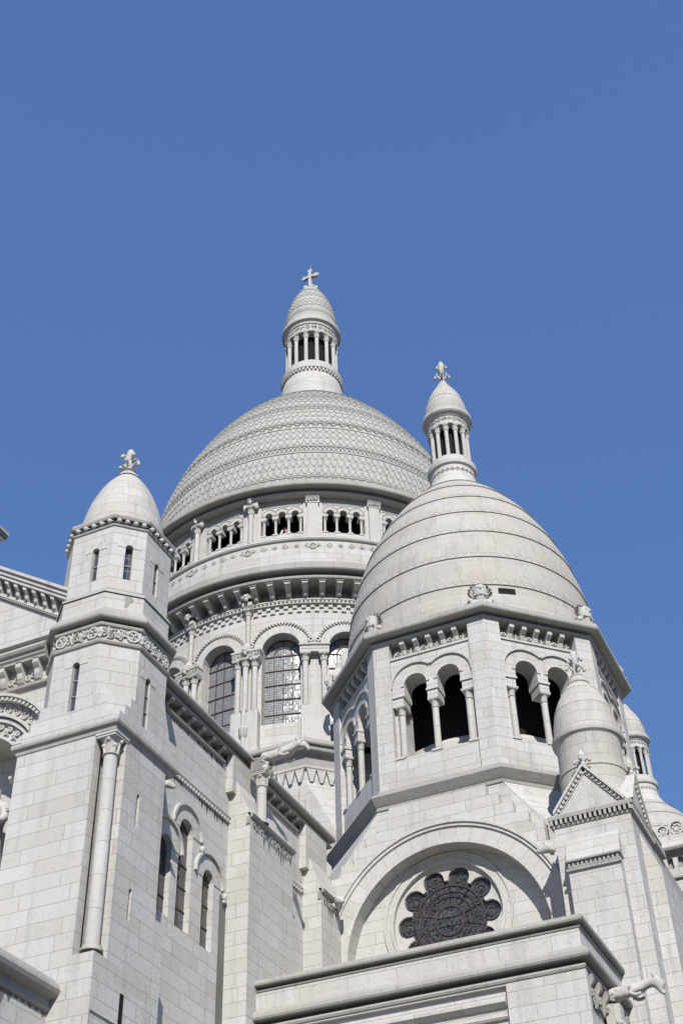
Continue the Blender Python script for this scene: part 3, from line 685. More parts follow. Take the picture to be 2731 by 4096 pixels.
# octagonal base of the drum
def ngon(C, a, rot=22.5, n=8): 
    r_ = a/math.cos(math.pi/n); return [(C[0]+r_*math.cos(R(rot+360*i/n)), C[1]+r_*math.sin(R(rot+360*i/n))) for i in range(n)]
mb = MB(); PB = ngon(MC, 12.25)
mb.poly(PB, [(0, 20), (0, 34.45), (.05, 34.9)]); mb.poly(PB, [(-.6, 36.6), (-.6, 34.9)])
base = part("drum_base", mb, STONE)
mb = MB(); mb.poly(PB, [(0, 34.42), (.1, 34.42), (.16, 34.5), (.1, 34.62), (.06, 34.7), (.1, 35.05), (.22, 35.3), (.48, 35.36), (.52, 35.44), (.52, 35.6), (.66, 35.62), (.7, 35.7), (.66, 35.92), (.55, 36.0), (-.4, 36.55), (-1.2, 36.6)])
sub("base_cornice", mb, TRIM, base)
mb = MB()
for i in range(4, 7):
    p0, p1 = PB[i], PB[(i+1) % 8]; L_ = math.dist(p0, p1); mf = flat(p0[0], p0[1], p1[0]-p0[0], p1[1]-p0[1]); n = int(L_/.52)
    for j in range(n):
        u0, u1 = L_*j/n, L_*(j+1)/n; um = (u0+u1)/2; z1, z0, dd = 34.42, 33.72, .16; t = .07
        P = [(um-t, z0), (um+t, z0), (u1-.02, z1), (u0+.02, z1)]
        mb.q(mf, [(x, z, dd) for x, z in P])
        for a_, b_ in zip(P, P[1:]+P[:1]): mb.q(mf, [(a_[0], a_[1], 0), (b_[0], b_[1], 0), (b_[0], b_[1], dd), (a_[0], a_[1], dd)])
sub("tooth_frieze", mb, STONE, base)
def broach(mb, C, a, z1, zc, sx, sy, steps=5, s=None, mi=0, side=False):
    """sloping stone from an octagon's diagonal side down to the square's corner"""
    t = a*math.tan(R(22.5)); s = s or a
    A_ = (C[0]+sx*t, C[1]+sy*a, z1); B_ = (C[0]+sx*a, C[1]+sy*t, z1); K = (C[0]+sx*s, C[1]+sy*s, zc)
    for i in range(steps):
        f0, f1 = i/steps, (i+1)/steps
        def P(f, Q): return tuple(Q[j]+(K[j]-Q[j])*f for j in range(3))
        a0, b0, a1, b1 = P(f0, A_), P(f0, B_), P(f1, A_), P(f1, B_)
        dz = .0
        mb.face([a1, b1, b0, a0], [(0, i*.6), (math.dist(a1, b1), i*.6), (math.dist(a0, b0), i*.6+.6), (0, i*.6+.6)], mi)
    if side:
        mb.face([A_, (A_[0], A_[1], zc-8), (K[0], K[1], zc-8), K], [(0, z1), (0, zc-8), (a-t, zc-8), (a-t, zc)], mi)
        mb.face([B_, (B_[0], B_[1], zc-8), (K[0], K[1], zc-8), K], [(0, z1), (0, zc-8), (a-t, zc-8), (a-t, zc)], mi)
mb = MB(); broach(mb, MC, 12.3, 33.7, 20.0, 1, -1, 14, side=True)
S = flat(MC[0], MC[1]-12.3, 1, 0)
for i in range(9):
    z1 = 33.3-i*.66; x1 = 12.3*math.tan(R(22.5))-.35+i*.36
    mb.box(S, x1-4, x1, z1-.66, z1, 0, .12)
sub("stepped_broach", mb, STONE, base)

# ================= ringed corner dome, its lantern and the belfry below it
def corner_dome(C):
    out = []
    rf = prof_fn(5.626, 32.6, 12.269, 2.333, 1.27)
    mb = MB(); zb = [32.9, 33.52, 34.15, 35.79, 37.5, 39.05, 40.57, 42.05, 43.3, 44.3, 44.75]
    for i in range(1, len(zb)-1):
        z0, z1 = zb[i], zb[i+1]; lip = .055 if i > 1 else .02
        pr = [(rf(z0)-.12, z0), (rf(z0)+lip, z0)]+[(rf(z0+(z1-z0)*t)+lip*(1-t)*1.0, z0+(z1-z0)*t) for t in (.25, .5, .75, 1)]
        mb.lathe(C, pr, 96, rref=5.6, vref=i*.8)
    mb.lathe(C, [(rf(33.0)+.25, 32.2), (rf(33)+.25, 33.38), (rf(33)+.2, 33.5), (rf(33.5)-.1, 33.54)], 96, rref=5.6)
    D_ = part("corner_dome", mb, DOME2)
    mb = MB()
    for i in range(2, 8):
        z0, z1 = zb[i], zb[i+1]; zt = z0+(z1-z0)*.5; rr = rf((z0+zt)/2); n = int(2*math.pi*rr/.37); st = 2*math.pi/n
        for k in range(n):
            a = k*st
            if not (-215 < math.degrees(a)-360*(math.degrees(a) > 90) < 70): continue
            L_ = [(0, z0+.05), (.40, z0+(zt-z0)*.3), (.47, z0+(zt-z0)*.62), (.3, z0+(zt-z0)*.88), (0, zt)]
            P = [(rf(z)+.010+.055*(1-(z-z0)/(z1-z0))-(0 if w_ else .0), a+w_*st, z) for w_, z in L_]+[(rf(z)+.010+.055*(1-(z-z0)/(z1-z0)), a-w_*st, z) for w_, z in L_[3:0:-1]]
            pts = [(C[0]+r_*math.cos(t), C[1]+r_*math.sin(t), z) for r_, t, z in P]
            mb.face(pts, [(t*5.6, z) for r_, t, z in P])
            Q = [(C[0]+(r_-.05)*math.cos(t), C[1]+(r_-.07)*math.sin(t), z) for r_, t, z in P]
            for i_ in range(len(P)):
                j_ = (i_+1) % len(P); mb.face([Q[i_], Q[j_], pts[j_], pts[i_]], [(0, 0), (.3, 0), (.3, .05), (0, .05)])
    mb2 = mb
    sub("leaf_relief", mb, DOME2, D_)
    if C is OC:
        mb = MB(); mv = cyl(C, 5.62, R(-55.0)); mb.box(mv, -.36, .36, 33.56, 33.93, -.1, .06, nu=2); sub("vent_slot", mb, DARK, D_)
    L_ = lantern(C, [(1.75, 43.3), (1.5, 43.9), (1.2, 44.45), (1.16, 44.7), (1.13, 44.85), (1.12, 45.25), (1.22, 45.32), (1.27, 45.5), (1.25, 45.62), (1.12, 45.72), (1.1, 45.95), (.3, 45.95)], 12, .105, .92, 45.95, 48.2, .58,
                 [(.6, 48.2), (1.06, 48.2), (1.07, 48.36), (1.02, 48.38), (1.02, 48.74), (1.08, 48.78), (1.1, 48.86), (1.24, 48.92), (1.3, 49.0), (1.3, 49.22), (1.2, 49.32), (.7, 49.36)],
                 [(1.19, 49.3), (1.2, 49.5), (1.12, 49.52), (1.12, 49.75), (1.03, 50.25), (.97, 50.42), (.99, 50.42), (.86, 50.85), (.66, 51.3), (.64, 51.3), (.42, 51.72), (.38, 51.78), (.24, 52.1), (.14, 52.25), (.05, 52.3)], -78.4, "corner_lantern", 36)
    mb = MB(); ml = cyl(C, 1.02, 0); scroll_band(mb, ml, 1.02*R(-190), 1.02*R(30), 48.42, 48.72, 0, step=.26)
    mn = cyl(C, 1.13, 0)
    for k in range(16):
        u = 1.13*R(-175+13*k)
        for p0, p1 in (((0, -1), (1, 0)), ((1, 0), (0, 1)), ((0, 1), (-1, 0)), ((-1, 0), (0, -1))): mb.tube([mn(u+p0[0]*.1, 44.92+p0[1]*.1, .02), mn(u+p1[0]*.1, 44.92+p1[1]*.1, .02)], .02, n=4)
    sub("carved_frieze", mb, CARVED, L_)
    mb = MB(); finial(mb, C, 52.1, 1.85, 1.0, R(20)); sub("finial", mb, CARVED, L_)
    return D_, L_
cdome, clan = corner_dome(OC)

AW = 5.85; OCT = ngon(OC, AW)                      # wall octagon, corners every 45 degrees
def belfry(C):
    P = ngon(C, AW); half = AW*math.tan(R(22.5))
    mb = MB(); faces = {}
    for i in range(8):
        p0, p1 = P[i], P[(i+1) % 8]; mx = ((p0[0]+p1[0])/2, (p0[1]+p1[1])/2)
        mf = flat(mx[0], mx[1], p1[0]-p0[0], p1[1]-p0[1]); az = (22.5+45*i+22.5) % 360; faces[round(az) % 360] = mf
        opn = round(az) % 360 in (225, 270, 315, 0)
        H_ = half; pw = .70
        for sg in (-1, 1): mb.box(mf, min(sg*H_, sg*(H_-pw)), max(sg*H_, sg*(H_-pw)), 24.9, 31.95, -1.1, 0)
        e = H_-pw
        if opn:
            ops = [{'u': sg*.71, 'hw': .48, 'sill': 29.32, 'spring': 29.72} for sg in (-1, 1)]
            mb.wall(mf, -e, e, 29.32, 31.1, ops, .8, d=-.1)
            mb.box(mf, -e, e, 24.9, 26.5, -1.2, -.1); 
            for sg in (-1, 1): mb.box(mf, min(sg*1.44, sg*e), max(sg*1.44, sg*e), 26.5, 29.32, -1.5, -.30)
        else: mb.wall(mf, -e, e, 24.9, 31.1, [], d=-.1)
        mb.wall(mf, -e, e, 31.1, 31.95, [], d=-.55); mb.q(mf, [(-e, 31.1, -.55), (e, 31.1, -.55), (e, 31.1, -.1), (-e, 31.1, -.1)])
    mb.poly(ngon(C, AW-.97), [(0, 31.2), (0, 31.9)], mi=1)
    mb.lathe(C, [(3.6, 24), (3.6, 31.9)], 24, mi=1)  # added closed core, painted near-black so the openings look unlit
    mb.lathe(C, [(4.35, 25.0), (4.35, 27.3), (4.15, 27.85), (3.61, 28.1)], 32)
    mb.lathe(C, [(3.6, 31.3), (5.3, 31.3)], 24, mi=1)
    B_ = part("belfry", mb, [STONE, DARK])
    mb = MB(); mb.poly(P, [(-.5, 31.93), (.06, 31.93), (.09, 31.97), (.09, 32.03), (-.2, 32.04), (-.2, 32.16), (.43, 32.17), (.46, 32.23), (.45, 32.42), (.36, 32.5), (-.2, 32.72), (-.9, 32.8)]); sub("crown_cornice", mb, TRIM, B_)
    mb = MB(); mb.poly(P, [(0, 25.25), (.05, 25.22), (.1, 25.1), (.42, 24.88), (.45, 24.8), (.3, 24.58), (.24, 24.5), (.2, 24.46), (.2, 24.33), (.12, 24.33)]); sub("base_ledge", mb, OLD, B_)
    cm = col_data("column", 2.32, .135, cap=.42, n=12, plain=True, flare=1.7)
    for az, mf in faces.items():
        if az not in (225, 270, 315, 0): continue
        rot = R(az+90)
        mb = MB()
        for sg in (-1, 1):
            mb.arch(mf, sg*.71, 29.72, .48, .62, -.12, -.06, 0, 180, 16)
            a0, a1 = (0, 140) if sg > 0 else (40, 180)
            a0, a1 = (0, 132) if sg > 0 else (48, 180)
            mb.arch(mf, sg*.71, 29.72, .98, 1.08, -.1, -.01, a0, a1, 16)
        sub("arch_moulding", mb, STONE, B_)
        for u, w_ in ((0, .25), (-1.54, .34), (1.54, .34)):
            mb = MB()
            mb.box(mf, u-w_, u+w_, 29.24, 29.33, -.85, -.02); mb.box(mf, u-w_*.86, u+w_*.86, 28.85, 29.24, -.8, -.08)
            mb.box(mf, u-.22, u+.22, 26.48, 26.56, -.8, -.06)
            sub("impost_block", mb, STONE, B_)
        for u in (0, -1.41, 1.41): put("column", cm, mf(u, 26.55, -.27), B_, rot)
        mb = MB(); e = half-.70
        for j in range(5): bracket(mb, mf, -e+2*e*(j+1)/6, 31.2, 31.92, -.55, .02, .2, True)
        for j in range(6): rosette(mb, mf, -e+2*e*(j+.5)/6, 31.38, .42, -.3, 0, j % 2)
        mb.box(mf, -e, e, 31.08, 31.18, -.4, -.04)
        sub("corbel_frieze", mb, CARVED, B_)
    for i, (x, y) in enumerate(ngon(C, AW-.02)):
        az = math.atan2(y-C[1], x-C[0]); 
        if math.degrees(az) % 360 > 60 and math.degrees(az) % 360 < 190: continue
        mb = MB(); mr = flat(x, y, -math.sin(az), math.cos(az))
        mb.box(mr, -.42, .42, 32.4, 32.62, -.4, .3, back=True)
        c0 = mr(0, 0, 0); mb.lathe(c0[:2], [(.16, 32.6), (.2, 32.75), (.26, 32.95), (.3, 33.2), (.24, 33.45), (.1, 33.55), (.02, 33.56)], 9)
        for j in range(9): 
            t = math.pi*j/8; mb.tube([mr(.16*math.cos(t), 32.85+.1*math.sin(t), -.08), mr(.42*math.cos(t), 33.15+.42*math.sin(t), -.1), mr(.47*math.cos(t), 33.15+.5*math.sin(t), .0)], [.06, .09, .07], n=5)
        for sg in (-1, 1): mb.ball(mr(sg*.42, 32.75, .02), .13)
        for j in range(7): mb.ball(mr(-.25+j*.083, 32.95, .26-abs(j-3)*.03), .05, n=5, k=4)
        mb.ball(mr(0, 33.25, .25), .1); mb.ball(mr(.12, 33.3, .22), .06); mb.ball(mr(-.12, 33.3, .22), .06)
        sub("acroterion", mb, CARVED, B_)
    return B_
bel = belfry(OC)
# north-east dome and belfry behind: the same stones again
def copy_part(o, dy, drop=('finial', 'vent_slot')):
    c = o.copy(); col.objects.link(c); c.location = o.location+Vector((0, dy, 0))
    for ch in list(o.children):
        if ch.name.startswith(drop): continue
        d = ch.copy(); col.objects.link(d); d.parent = c
    return c
for o in (cdome, clan, bel):
    c = copy_part(o, 35.8); c["label"] = "distant ringed dome and lantern behind the corner pier" if o is cdome else "lantern of the distant corner dome" if o is clan else "belfry under the distant corner dome"

# ================= rose window wall (square base of the corner dome)
YF = 41.75
SF = flat(OC[0], YF, 1, 0)                       # u measured from the dome axis, wall faces south
mb = MB()
mb.poly(ngon(OC, 6.0), [(0, 22.6), (0, 24.36)])
broach(mb, OC, 6.02, 24.35, 19.2, 1, -1, 9); broach(mb, OC, 6.02, 24.35, 19.2, -1, -1, 9); broach(mb, OC, 6.02, 24.35, 19.2, 1, 1, 9)
mb.wall(SF, -6.3, 6.3, GZ, 13.0, [])
mb.wall(SF, -3.9, 3.9, 13.0, 22.3, [{'u': 0, 'hw': 3.75, 'sill': 13.0, 'spring': 18.5}], .6, n=40, du=4)
mb.wall(SF, -6.3, -3.9, 13, 21.85, []); mb.wall(SF, 3.9, 6.3, 13, 21.5, [])
mb.face([(OC[0]+6.3, YF, GZ), (OC[0]+6.3, YF+12.6, GZ), (OC[0]+6.3, YF+12.6, 19.2), (OC[0]+6.3, YF, 19.2)], [(0, GZ), (12.6, GZ), (12.6, 19.2), (0, 19.2)])
for z0, z1, xl, xr in ((21.85, 22.35, -18.75, -10.9), (22.3, 22.82, -18.2, -11.42), (22.82, 23.3, -17.68, -11.93), (23.3, 23.78, -17.2, -12.43), (23.78, 24.22, -16.72, -12.88)):
    if z0 < 22:
        mb.box(SF, -3.905, -3.3, 21.6, 22.29, -.4, -.004); mb.box(SF, 3.3, 3.905, 21.3, 22.29, -.4, -.004)
    else: mb.box(SF, xl-OC[0], xr-OC[0], z0, z1, -.45, 0)
mb.wall(SF, -4.0, 4.0, 12.5, 22.6, [{'u': -.13, 'hw': 2.05, 'sill': 0, 'spring': 19.78, 'round': True}], .25, d=-.6, n=48, du=4)
for sg in (-1, 1):
    mb.q(SF, [(sg*2.45, 24.36, -.33), (sg*2.45, 22.28, -.33), (sg*3.95, 22.28, -.33), (sg*3.95, 22.45, -.33)]); mb.q(SF, [(sg*3.95, 22.45, -.33), (sg*3.95, 19.2, -.33), (sg*6.02, 19.2, -.33)])
rwall = part("rose_wall", mb, STONE)
mb = MB()
mb.arch(SF, 0, 18.5, 3.75, 3.9, -.05, .06, 0, 180, 48); mb.arch(SF, 0, 18.5, 3.9, 4.38, 0, .03, 0, 180, 48); mb.arch(SF, 0, 18.5, 4.38, 4.5, 0, .1, 0, 180, 48); mb.arch(SF, 0, 18.5, 4.5, 4.6, 0, .16, 0, 180, 48)
for sg in (-1, 1): mb.box(SF, sg*4.2-.42, sg*4.2+.42, 13, 18.5, 0, .03)
sub("great_arch", mb, stone("voussoir_stone", row=.62, width=30, mortar=.009, streak=.25, warm=.2), rwall)
# rose window
mb = MB(); RC = (-.13, 19.78); T = flat(OC[0]+RC[0], YF+.6, 1, 0)
def foil(t):
    best = 1.44
    for k in range(10):
        c = R(36*k); cx, cy, r_ = 1.54*math.cos(c), 1.54*math.sin(c), .405
        d_ = cx*math.cos(t)+cy*math.sin(t); q = r_*r_-(1.54**2-d_*d_)
        if q > 0 and d_ > 0: best = max(best, d_+math.sqrt(q))
    return min(best, 2.03)
n = 400
for i in range(n):
    a, b = 2*math.pi*i/n, 2*math.pi*(i+1)/n; ra, rb = foil(a), foil(b)
    P = lambda r_, t, d: (r_*math.cos(t), RC[1]+r_*math.sin(t), d)
    mb.q(T, [P(ra, a, -.12), P(2.06, a, -.12), P(2.06, b, -.12), P(rb, b, -.12)])
    mb.q(T, [P(ra, a, -.12), P(rb, b, -.12), P(rb, b, -.3), P(ra, a, -.3)])
mb.arch(T, 0, RC[1], 2.05, 2.16, -.1, .05, 0, 360, 60); mb.arch(T, 0, RC[1], 2.16, 2.34, 0, .015, 0, 360, 60); mb.arch(T, 0, RC[1], 2.34, 2.42, 0, .06, 0, 360, 60)
sub("rose_surround", mb, CARVED, rwall)
mb = MB()
mb.arch(T, 0, RC[1], 0, 2.06, -.26, -.25, 0, 360, 60)
for r_, w_ in ((.52, .022), (.56, .012), (.86, .010), (1.04, .010), (1.27, .02), (1.31, .01)): mb.arch(T, 0, RC[1], r_-w_, r_+w_, -.25, -.21, 0, 360, 48, 1)
for k in range(10):
    a = R(36*k+18); mb.tube([T(.53*math.cos(a), RC[1]+.53*math.sin(a), -.235), T(1.42*math.cos(a), RC[1]+1.42*math.sin(a), -.235)], .02, n=4, mi=1)
    c = R(36*k); cx, cy = 1.54*math.cos(c), 1.54*math.sin(c)
    for r_ in (.15, .28): mb.arch(T, cx, RC[1]+cy, r_-.008, r_+.008, -.25, -.22, 0, 360, 16, 1)
for k in (-.2, .12): mb.tube([T(-.48, RC[1]+k, -.235), T(.48, RC[1]+k, -.235)], .016, n=4, mi=1)
ro = sub("rose_window", mb, [ROSEGLASS, IRON2], rwall)

# ================= projecting block below the rose
BK = [(-19.6, 35.28), (-8.66, 35.28), (-8.66, 41.5), (-19.6, 41.5)]
mb = MB(); mb.poly(BK, [(0, GZ), (0, 12.75)]); mb.poly(BK, [(0, 12.75), (-.12, 12.8), (-.12, 14.3), (.02, 14.3), (.02, 14.42)])
mb.poly(BK, [(.04, 14.8), (.04, 15.52)]); mb.poly(BK, [(.0, 15.79), (-2, 15.85)], capz=(-2, 15.85))
BS = flat(0, 35.28, 1, 0)
block = part("projecting_block", mb, STONE); block.location.z -= .12
mb = MB(); mb.poly(BK, [(.0, 14.36), (.06, 14.36), (.09, 14.42), (.08, 14.48), (-.2, 14.49), (-.2, 14.61), (.25, 14.62), (.28, 14.68), (.27, 14.79), (.2, 14.86), (.05, 14.98), (0, 14.98)])
mb.poly(BK, [(.03, 15.5), (.07, 15.51), (.09, 15.55), (-.15, 15.56), (-.15, 15.66), (.19, 15.67), (.21, 15.72), (.19, 15.83), (-.3, 15.9)]); sub("block_cornice", mb, TRIM, block)
mb = MB(); mb.prism(BS, [(-.12, 13.75), (.0, 13.78), (.08, 13.85), (.08, 13.95), (.0, 14.0), (-.12, 14.02)], -19, -10.95); mb.prism(BS, [(-.12, 13.4), (-.04, 13.42), (.0, 13.48), (-.12, 13.55)], -19, -10.95)
mb.box(BS, -10.9, -8.61, 12.7, 14.36, -.2, .03); dentils(mb, BS, -10.4, -8.7, 12.55, 12.7, 0, .1, .16); mb.box(BS, -10.5, -8.62, 12.7, 12.78, 0, .12)
sub("string_course", mb, STONE, block)
BE = flat(-8.66, 35.28, 0, 1)
mb = MB()
for i in range(7): bracket(mb, BE, .45+i*.72, 13.6, 14.32, -.12, .12, .2)
scroll_band(mb, BE, .5, 5.4, 13.55, 14.2, -.12, step=.36)
sub("corbel_frieze", mb, OLD, block)

# ================= corner pier with gables and round pinnacle
PR = [(-10.12, 39.98), (-7.52, 39.98), (-7.52, 42.7), (-10.12, 42.7)]
mb = MB(); mb.poly(PR, [(0, GZ), (0, 21.0)]); 
mb.poly([(-9.72, 39.5), (-8.02, 39.5), (-8.02, 40.2), (-9.72, 40.2)], [(0, GZ), (0, 19.35)])
PS = flat(0, 39.98, 1, 0)
mb.prism(PS, [(0, 19.4), (.44, 19.4), (.46, 19.5), (.30, 19.95), (.27, 19.95), (.1, 20.35), (0, 20.4)], -9.76, -7.98)
# stepped eastern buttress
EB = flat(-7.52, 40.9, 0, 1)
mb.prism(EB, [(0, GZ), (.5, GZ), (.5, 19.2), (0, 20.6)], 0, 3.5)
mb.poly([(-10.3, 40.3), (-7.3, 40.3), (-7.3, 42.9), (-10.3, 42.9)], [(0, GZ), (0, 12.0)])
pier = part("corner_pier", mb, STONE)
mb = MB(); mb.poly(PR, [(0, 20.92), (.04, 20.92), (.06, 21.0), (.02, 21.0)]); mb.poly(PR, [(.02, 21.18), (.14, 21.18), (.16, 21.3), (.1, 21.36), (-.3, 21.4)])
for mf, L_ in ((flat(-10.12, 39.98, 1, 0), 2.6), (flat(-7.52, 39.98, 0, 1), 2.72), (flat(-10.12, 42.7, 0, -1), 2.72)): 
    dentils(mb, mf, -.12, L_+.12, 21.0, 21.18, 0, .13, .165, .5)
mb.box(flat(-7.52, 42.7, 0, 1), 0, 1.6, 21.12, 21.36, 0, .14); mb.wall(flat(-7.52, 42.7, 0, 1), 0, 6, 15, 21.12, [])
sub("pier_cornice", mb, TRIM, pier)
for gi, (mf, L_) in enumerate(((flat(-8.82, 39.98, 1, 0), 2.45), (flat(-7.52, 41.3, 0, 1), 2.45))):
    mb = MB(); h = L_/2; zb, za = 21.38, 22.95
    mb.q(mf, [(-h+.12, zb, .0), (h-.12, zb, 0), (0, za-.2, 0)])
    for sg in (-1, 1):
        n_ = 11
        P = lambda t, o, d: (sg*(h-(h)*t), zb+(za-zb)*t+o, d)
        for (o0, o1, d0, d1) in ((-.04, .10, -.02, .16), (-.26, -.20, 0, .05)):
            a, b, c, e_ = P(0, o0, d1), P(1, o0, d1), P(1, o1, d1), P(0, o1, d1)
            mb.q(mf, [a, b, c, e_]); mb.q(mf, [(x, z, d0-.3 if o1 > 0 else d0) for x, z, _ in (e_, c)][::-1]+[e_, c]); mb.q(mf, [a, b]+[(x, z, d0) for x, z, _ in (b, a)])
        for j in range(n_):
            t = (j+.7)/(n_+.6); c = P(t, -.11, .06); mb.ball(mf(*c), .058, n=6, k=4)
            mb.box(mf, c[0]-.045, c[0]+.045, c[1]-.06, c[1]+.06, 0, .1)
    mb.face([mf(-h, zb, 0), mf(0, za, 0), mf(0, za, -1.3), mf(-h, zb, -1.3)], [(0, 0), (1.9, 0), (1.9, 1.3), (0, 1.3)]); mb.face([mf(h, zb, 0), mf(0, za, 0), mf(0, za, -1.3), mf(h, zb, -1.3)], [(0, 0), (1.9, 0), (1.9, 1.3), (0, 1.3)])
    sub("gable", mb, CARVED, pier)
    mb = MB(); c = mf(0, 0, .02)
    mb.lathe(c[:2], [(.1, 22.9), (.14, 23.0), (.09, 23.1), (.13, 23.35), (.05, 23.55), (.01, 23.6)], 8)
    for k in range(4):
        a = k*math.pi/2; mb.tube([(c[0], c[1], 23.05), (c[0]+.16*math.cos(a), c[1]+.16*math.sin(a), 23.2), (c[0]+.25*math.cos(a), c[1]+.25*math.sin(a), 23.18)], .045, n=5); mb.ball((c[0]+.26*math.cos(a), c[1]+.26*math.sin(a), 23.14), .07)
    sub("gable_finial", mb, CARVED, pier)
PC = (-8.82, 41.35)
mb = MB()
mb.lathe(PC, [(1.22, 21.3), (1.2, 22.0), (1.17, 23.1), (1.2, 23.12), (1.2, 23.2), (1.14, 23.24), (1.12, 24.3), (1.15, 24.42), (1.24, 24.5), (1.27, 24.62), (1.24, 24.74), (1.17, 24.8), (1.14, 25.2), (1.04, 25.75), (1.05, 25.75), (.86, 26.25), (.66, 26.62), (.67, 26.62), (.48, 26.9), (.38, 27.0), (.36, 27.12), (.28, 27.3), (.22, 27.34), (.22, 27.42), (.1, 27.46)], 40)
for i in range(26):
    a = 2*math.pi*i/26; mb.ball((PC[0]+.42*math.cos(a), PC[1]+.42*math.sin(a), 27.02), .05, n=5, k=3); mb.ball((PC[0]+.22*math.cos(a), PC[1]+.22*math.sin(a), 27.4), .03, n=4, k=3)
mb.poly(PR, [(0, 21.38), (-.35, 22.2), (-.6, 22.4)])
pin = sub("pinnacle", mb, stone("pinnacle_stone", base=(.43, .41, .37), row=.46, width=1.2, warm=.55, stain=.4), pier)
mb = MB(); finial(mb, PC, 27.42, 1.15, .85, R(30)); sub("pinnacle_finial", mb, CARVED, pier)
mb = MB(); dentils(mb, PS, -9.74, -8.0, 19.18, 19.38, .48, .54, .15, .5); mb.prism(PS, [(.48, 19.06), (.56, 19.08), (.56, 19.16), (.48, 19.18)], -9.78, -7.96); mb.prism(PS, [(.4, 19.36), (.6, 19.38), (.6, 19.44), (.4, 19.5)], -9.78, -7.96)
scroll_band(mb, PS, -9.7, -8.0, 19.16, 19.4, .46, step=.2)
sub("carved_frieze", mb, OLD, pier)

# ================= stair turret (front corner)
TC = (-20.2, 28.05)
def cham(h, c, C=TC): 
    x, y = C; return [(x+h, y-h+c), (x+h, y+h-c), (x+h-c, y+h), (x-h+c, y+h), (x-h, y+h-c), (x-h, y-h+c), (x-h+c, y-h), (x+h-c, y-h)]
mb = MB()
xl, xr, yf, yb = -21.82, -18.56, 26.45, 29.13
nx, ny = -19.2, 27.05
for (za, zb_, pts) in ((GZ, 13.45, [(xl, yf), (xr, yf), (xr, yb), (xl, yb)]), (13.45, 19.76, [(xl, yf), (nx, yf), (nx, yf+.3), (nx-.15, yf+.3), (nx-.15, ny+.25), (xr-.32, ny+.25), (xr-.32, ny-.02), (xr, ny-.02), (xr, yb), (xl, yb)]), (19.76, 20.1, [(xl, yf), (xr, yf), (xr, 29.5), (xl, 29.5)])):
    for i in range(len(pts)):
        a, b = pts[i], pts[(i+1) % len(pts)]; L_ = math.dist(a, b); u0 = a[0] if abs(a[0]-b[0]) > abs(a[1]-b[1]) else a[1]; sg = 1 if (b[0]-a[0]+b[1]-a[1]) > 0 else -1
        if za > 13 and za < 15 and i == 7:      # east face with two slit windows
            mf = flat(a[0], a[1], 0, 1); f = lambda y: y-a[1]
            mb.wall(mf, 0, L_, za, 16.3, [{'u': f(27.83), 'hw': .07, 'sill': 14.75, 'spring': 15.62, 'arch': False}], .09)
            mb.wall(mf, 0, L_, 16.3, zb_, [{'u': f(27.83), 'hw': .07, 'sill': 17.42, 'spring': 18.4, 'arch': False}], .09)
            continue
        mb.face([(a[0], a[1], za), (b[0], b[1], za), (b[0], b[1], zb_), (a[0], a[1], zb_)], [(u0, za), (u0+sg*L_, za), (u0+sg*L_, zb_), (u0, zb_)])
    if za < 20: mb.face([(x, y, zb_) for x, y in pts], [(x, y) for x, y in pts]); mb.face([(x, y, za) for x, y in pts], [(x, y) for x, y in pts])
mb.box(flat(xr, yf, 0, 1), 0, 2.68, 12.0, 12.93, 0, .04); mb.box(flat(0, yf, 1, 0), xl, xr+.04, 10, 12.93, 0, .04)
mb.box(flat(xr+.04, 27.77, 0, 1), -.09, .09, 8, 12.8, -.02, .004, mi=1)
mb.box(flat(xr, yb, 0, 1), 0, .45, GZ, 15.3, -1, -.02)
def cham_walls(h, c, z0, z1, wins):
    P = cham(h, c)
    for i in range(8):
        a, b = P[i], P[(i+1) % 8]; L_ = math.dist(a, b); mf = flat(a[0], a[1], b[0]-a[0], b[1]-a[1])
        o = [dict(w_[1], u=L_/2+w_[2]) for w_ in wins if w_[0] == i]
        depth = {6: .15, 7: .24, 0: .11}.get(i, .3)
        mb.wall(mf, 0, L_, z0, z1, o, depth)
        for q in o: slits.append((mf, q, depth))
slits = []
H1, C1_, H2, C2_ = 1.64, .86, 1.5, .76
cham_walls(H1, C1_, 20.1, 23.05, [(6, {'hw': .125, 'sill': 20.75, 'spring': 22.3}, .06), (0, {'hw': .13, 'sill': 20.55, 'spring': 22.1}, -.2)])
mb.poly(cham(H1, C1_), [(0, 23.05), (0, 23.58)]); 
mb.poly(cham(H1-.04, C1_), [(.1, 23.98), (0, 24.3), (0, 24.85)]); mb.poly(cham(H1-.04, C1_), [(.04, 24.85), (.05, 24.92), (-.14, 25.1)])
cham_walls(H2, C2_, 25.05, 27.6, [(6, {'hw': .12, 'sill': 25.5, 'spring': 26.68}, .16), (7, {'hw': .12, 'sill': 25.5, 'spring': 26.75}, .02), (0, {'hw': .12, 'sill': 25.45, 'spring': 26.6}, -.05)])
turret = part("stair_turret", mb, [STONE, DARK])
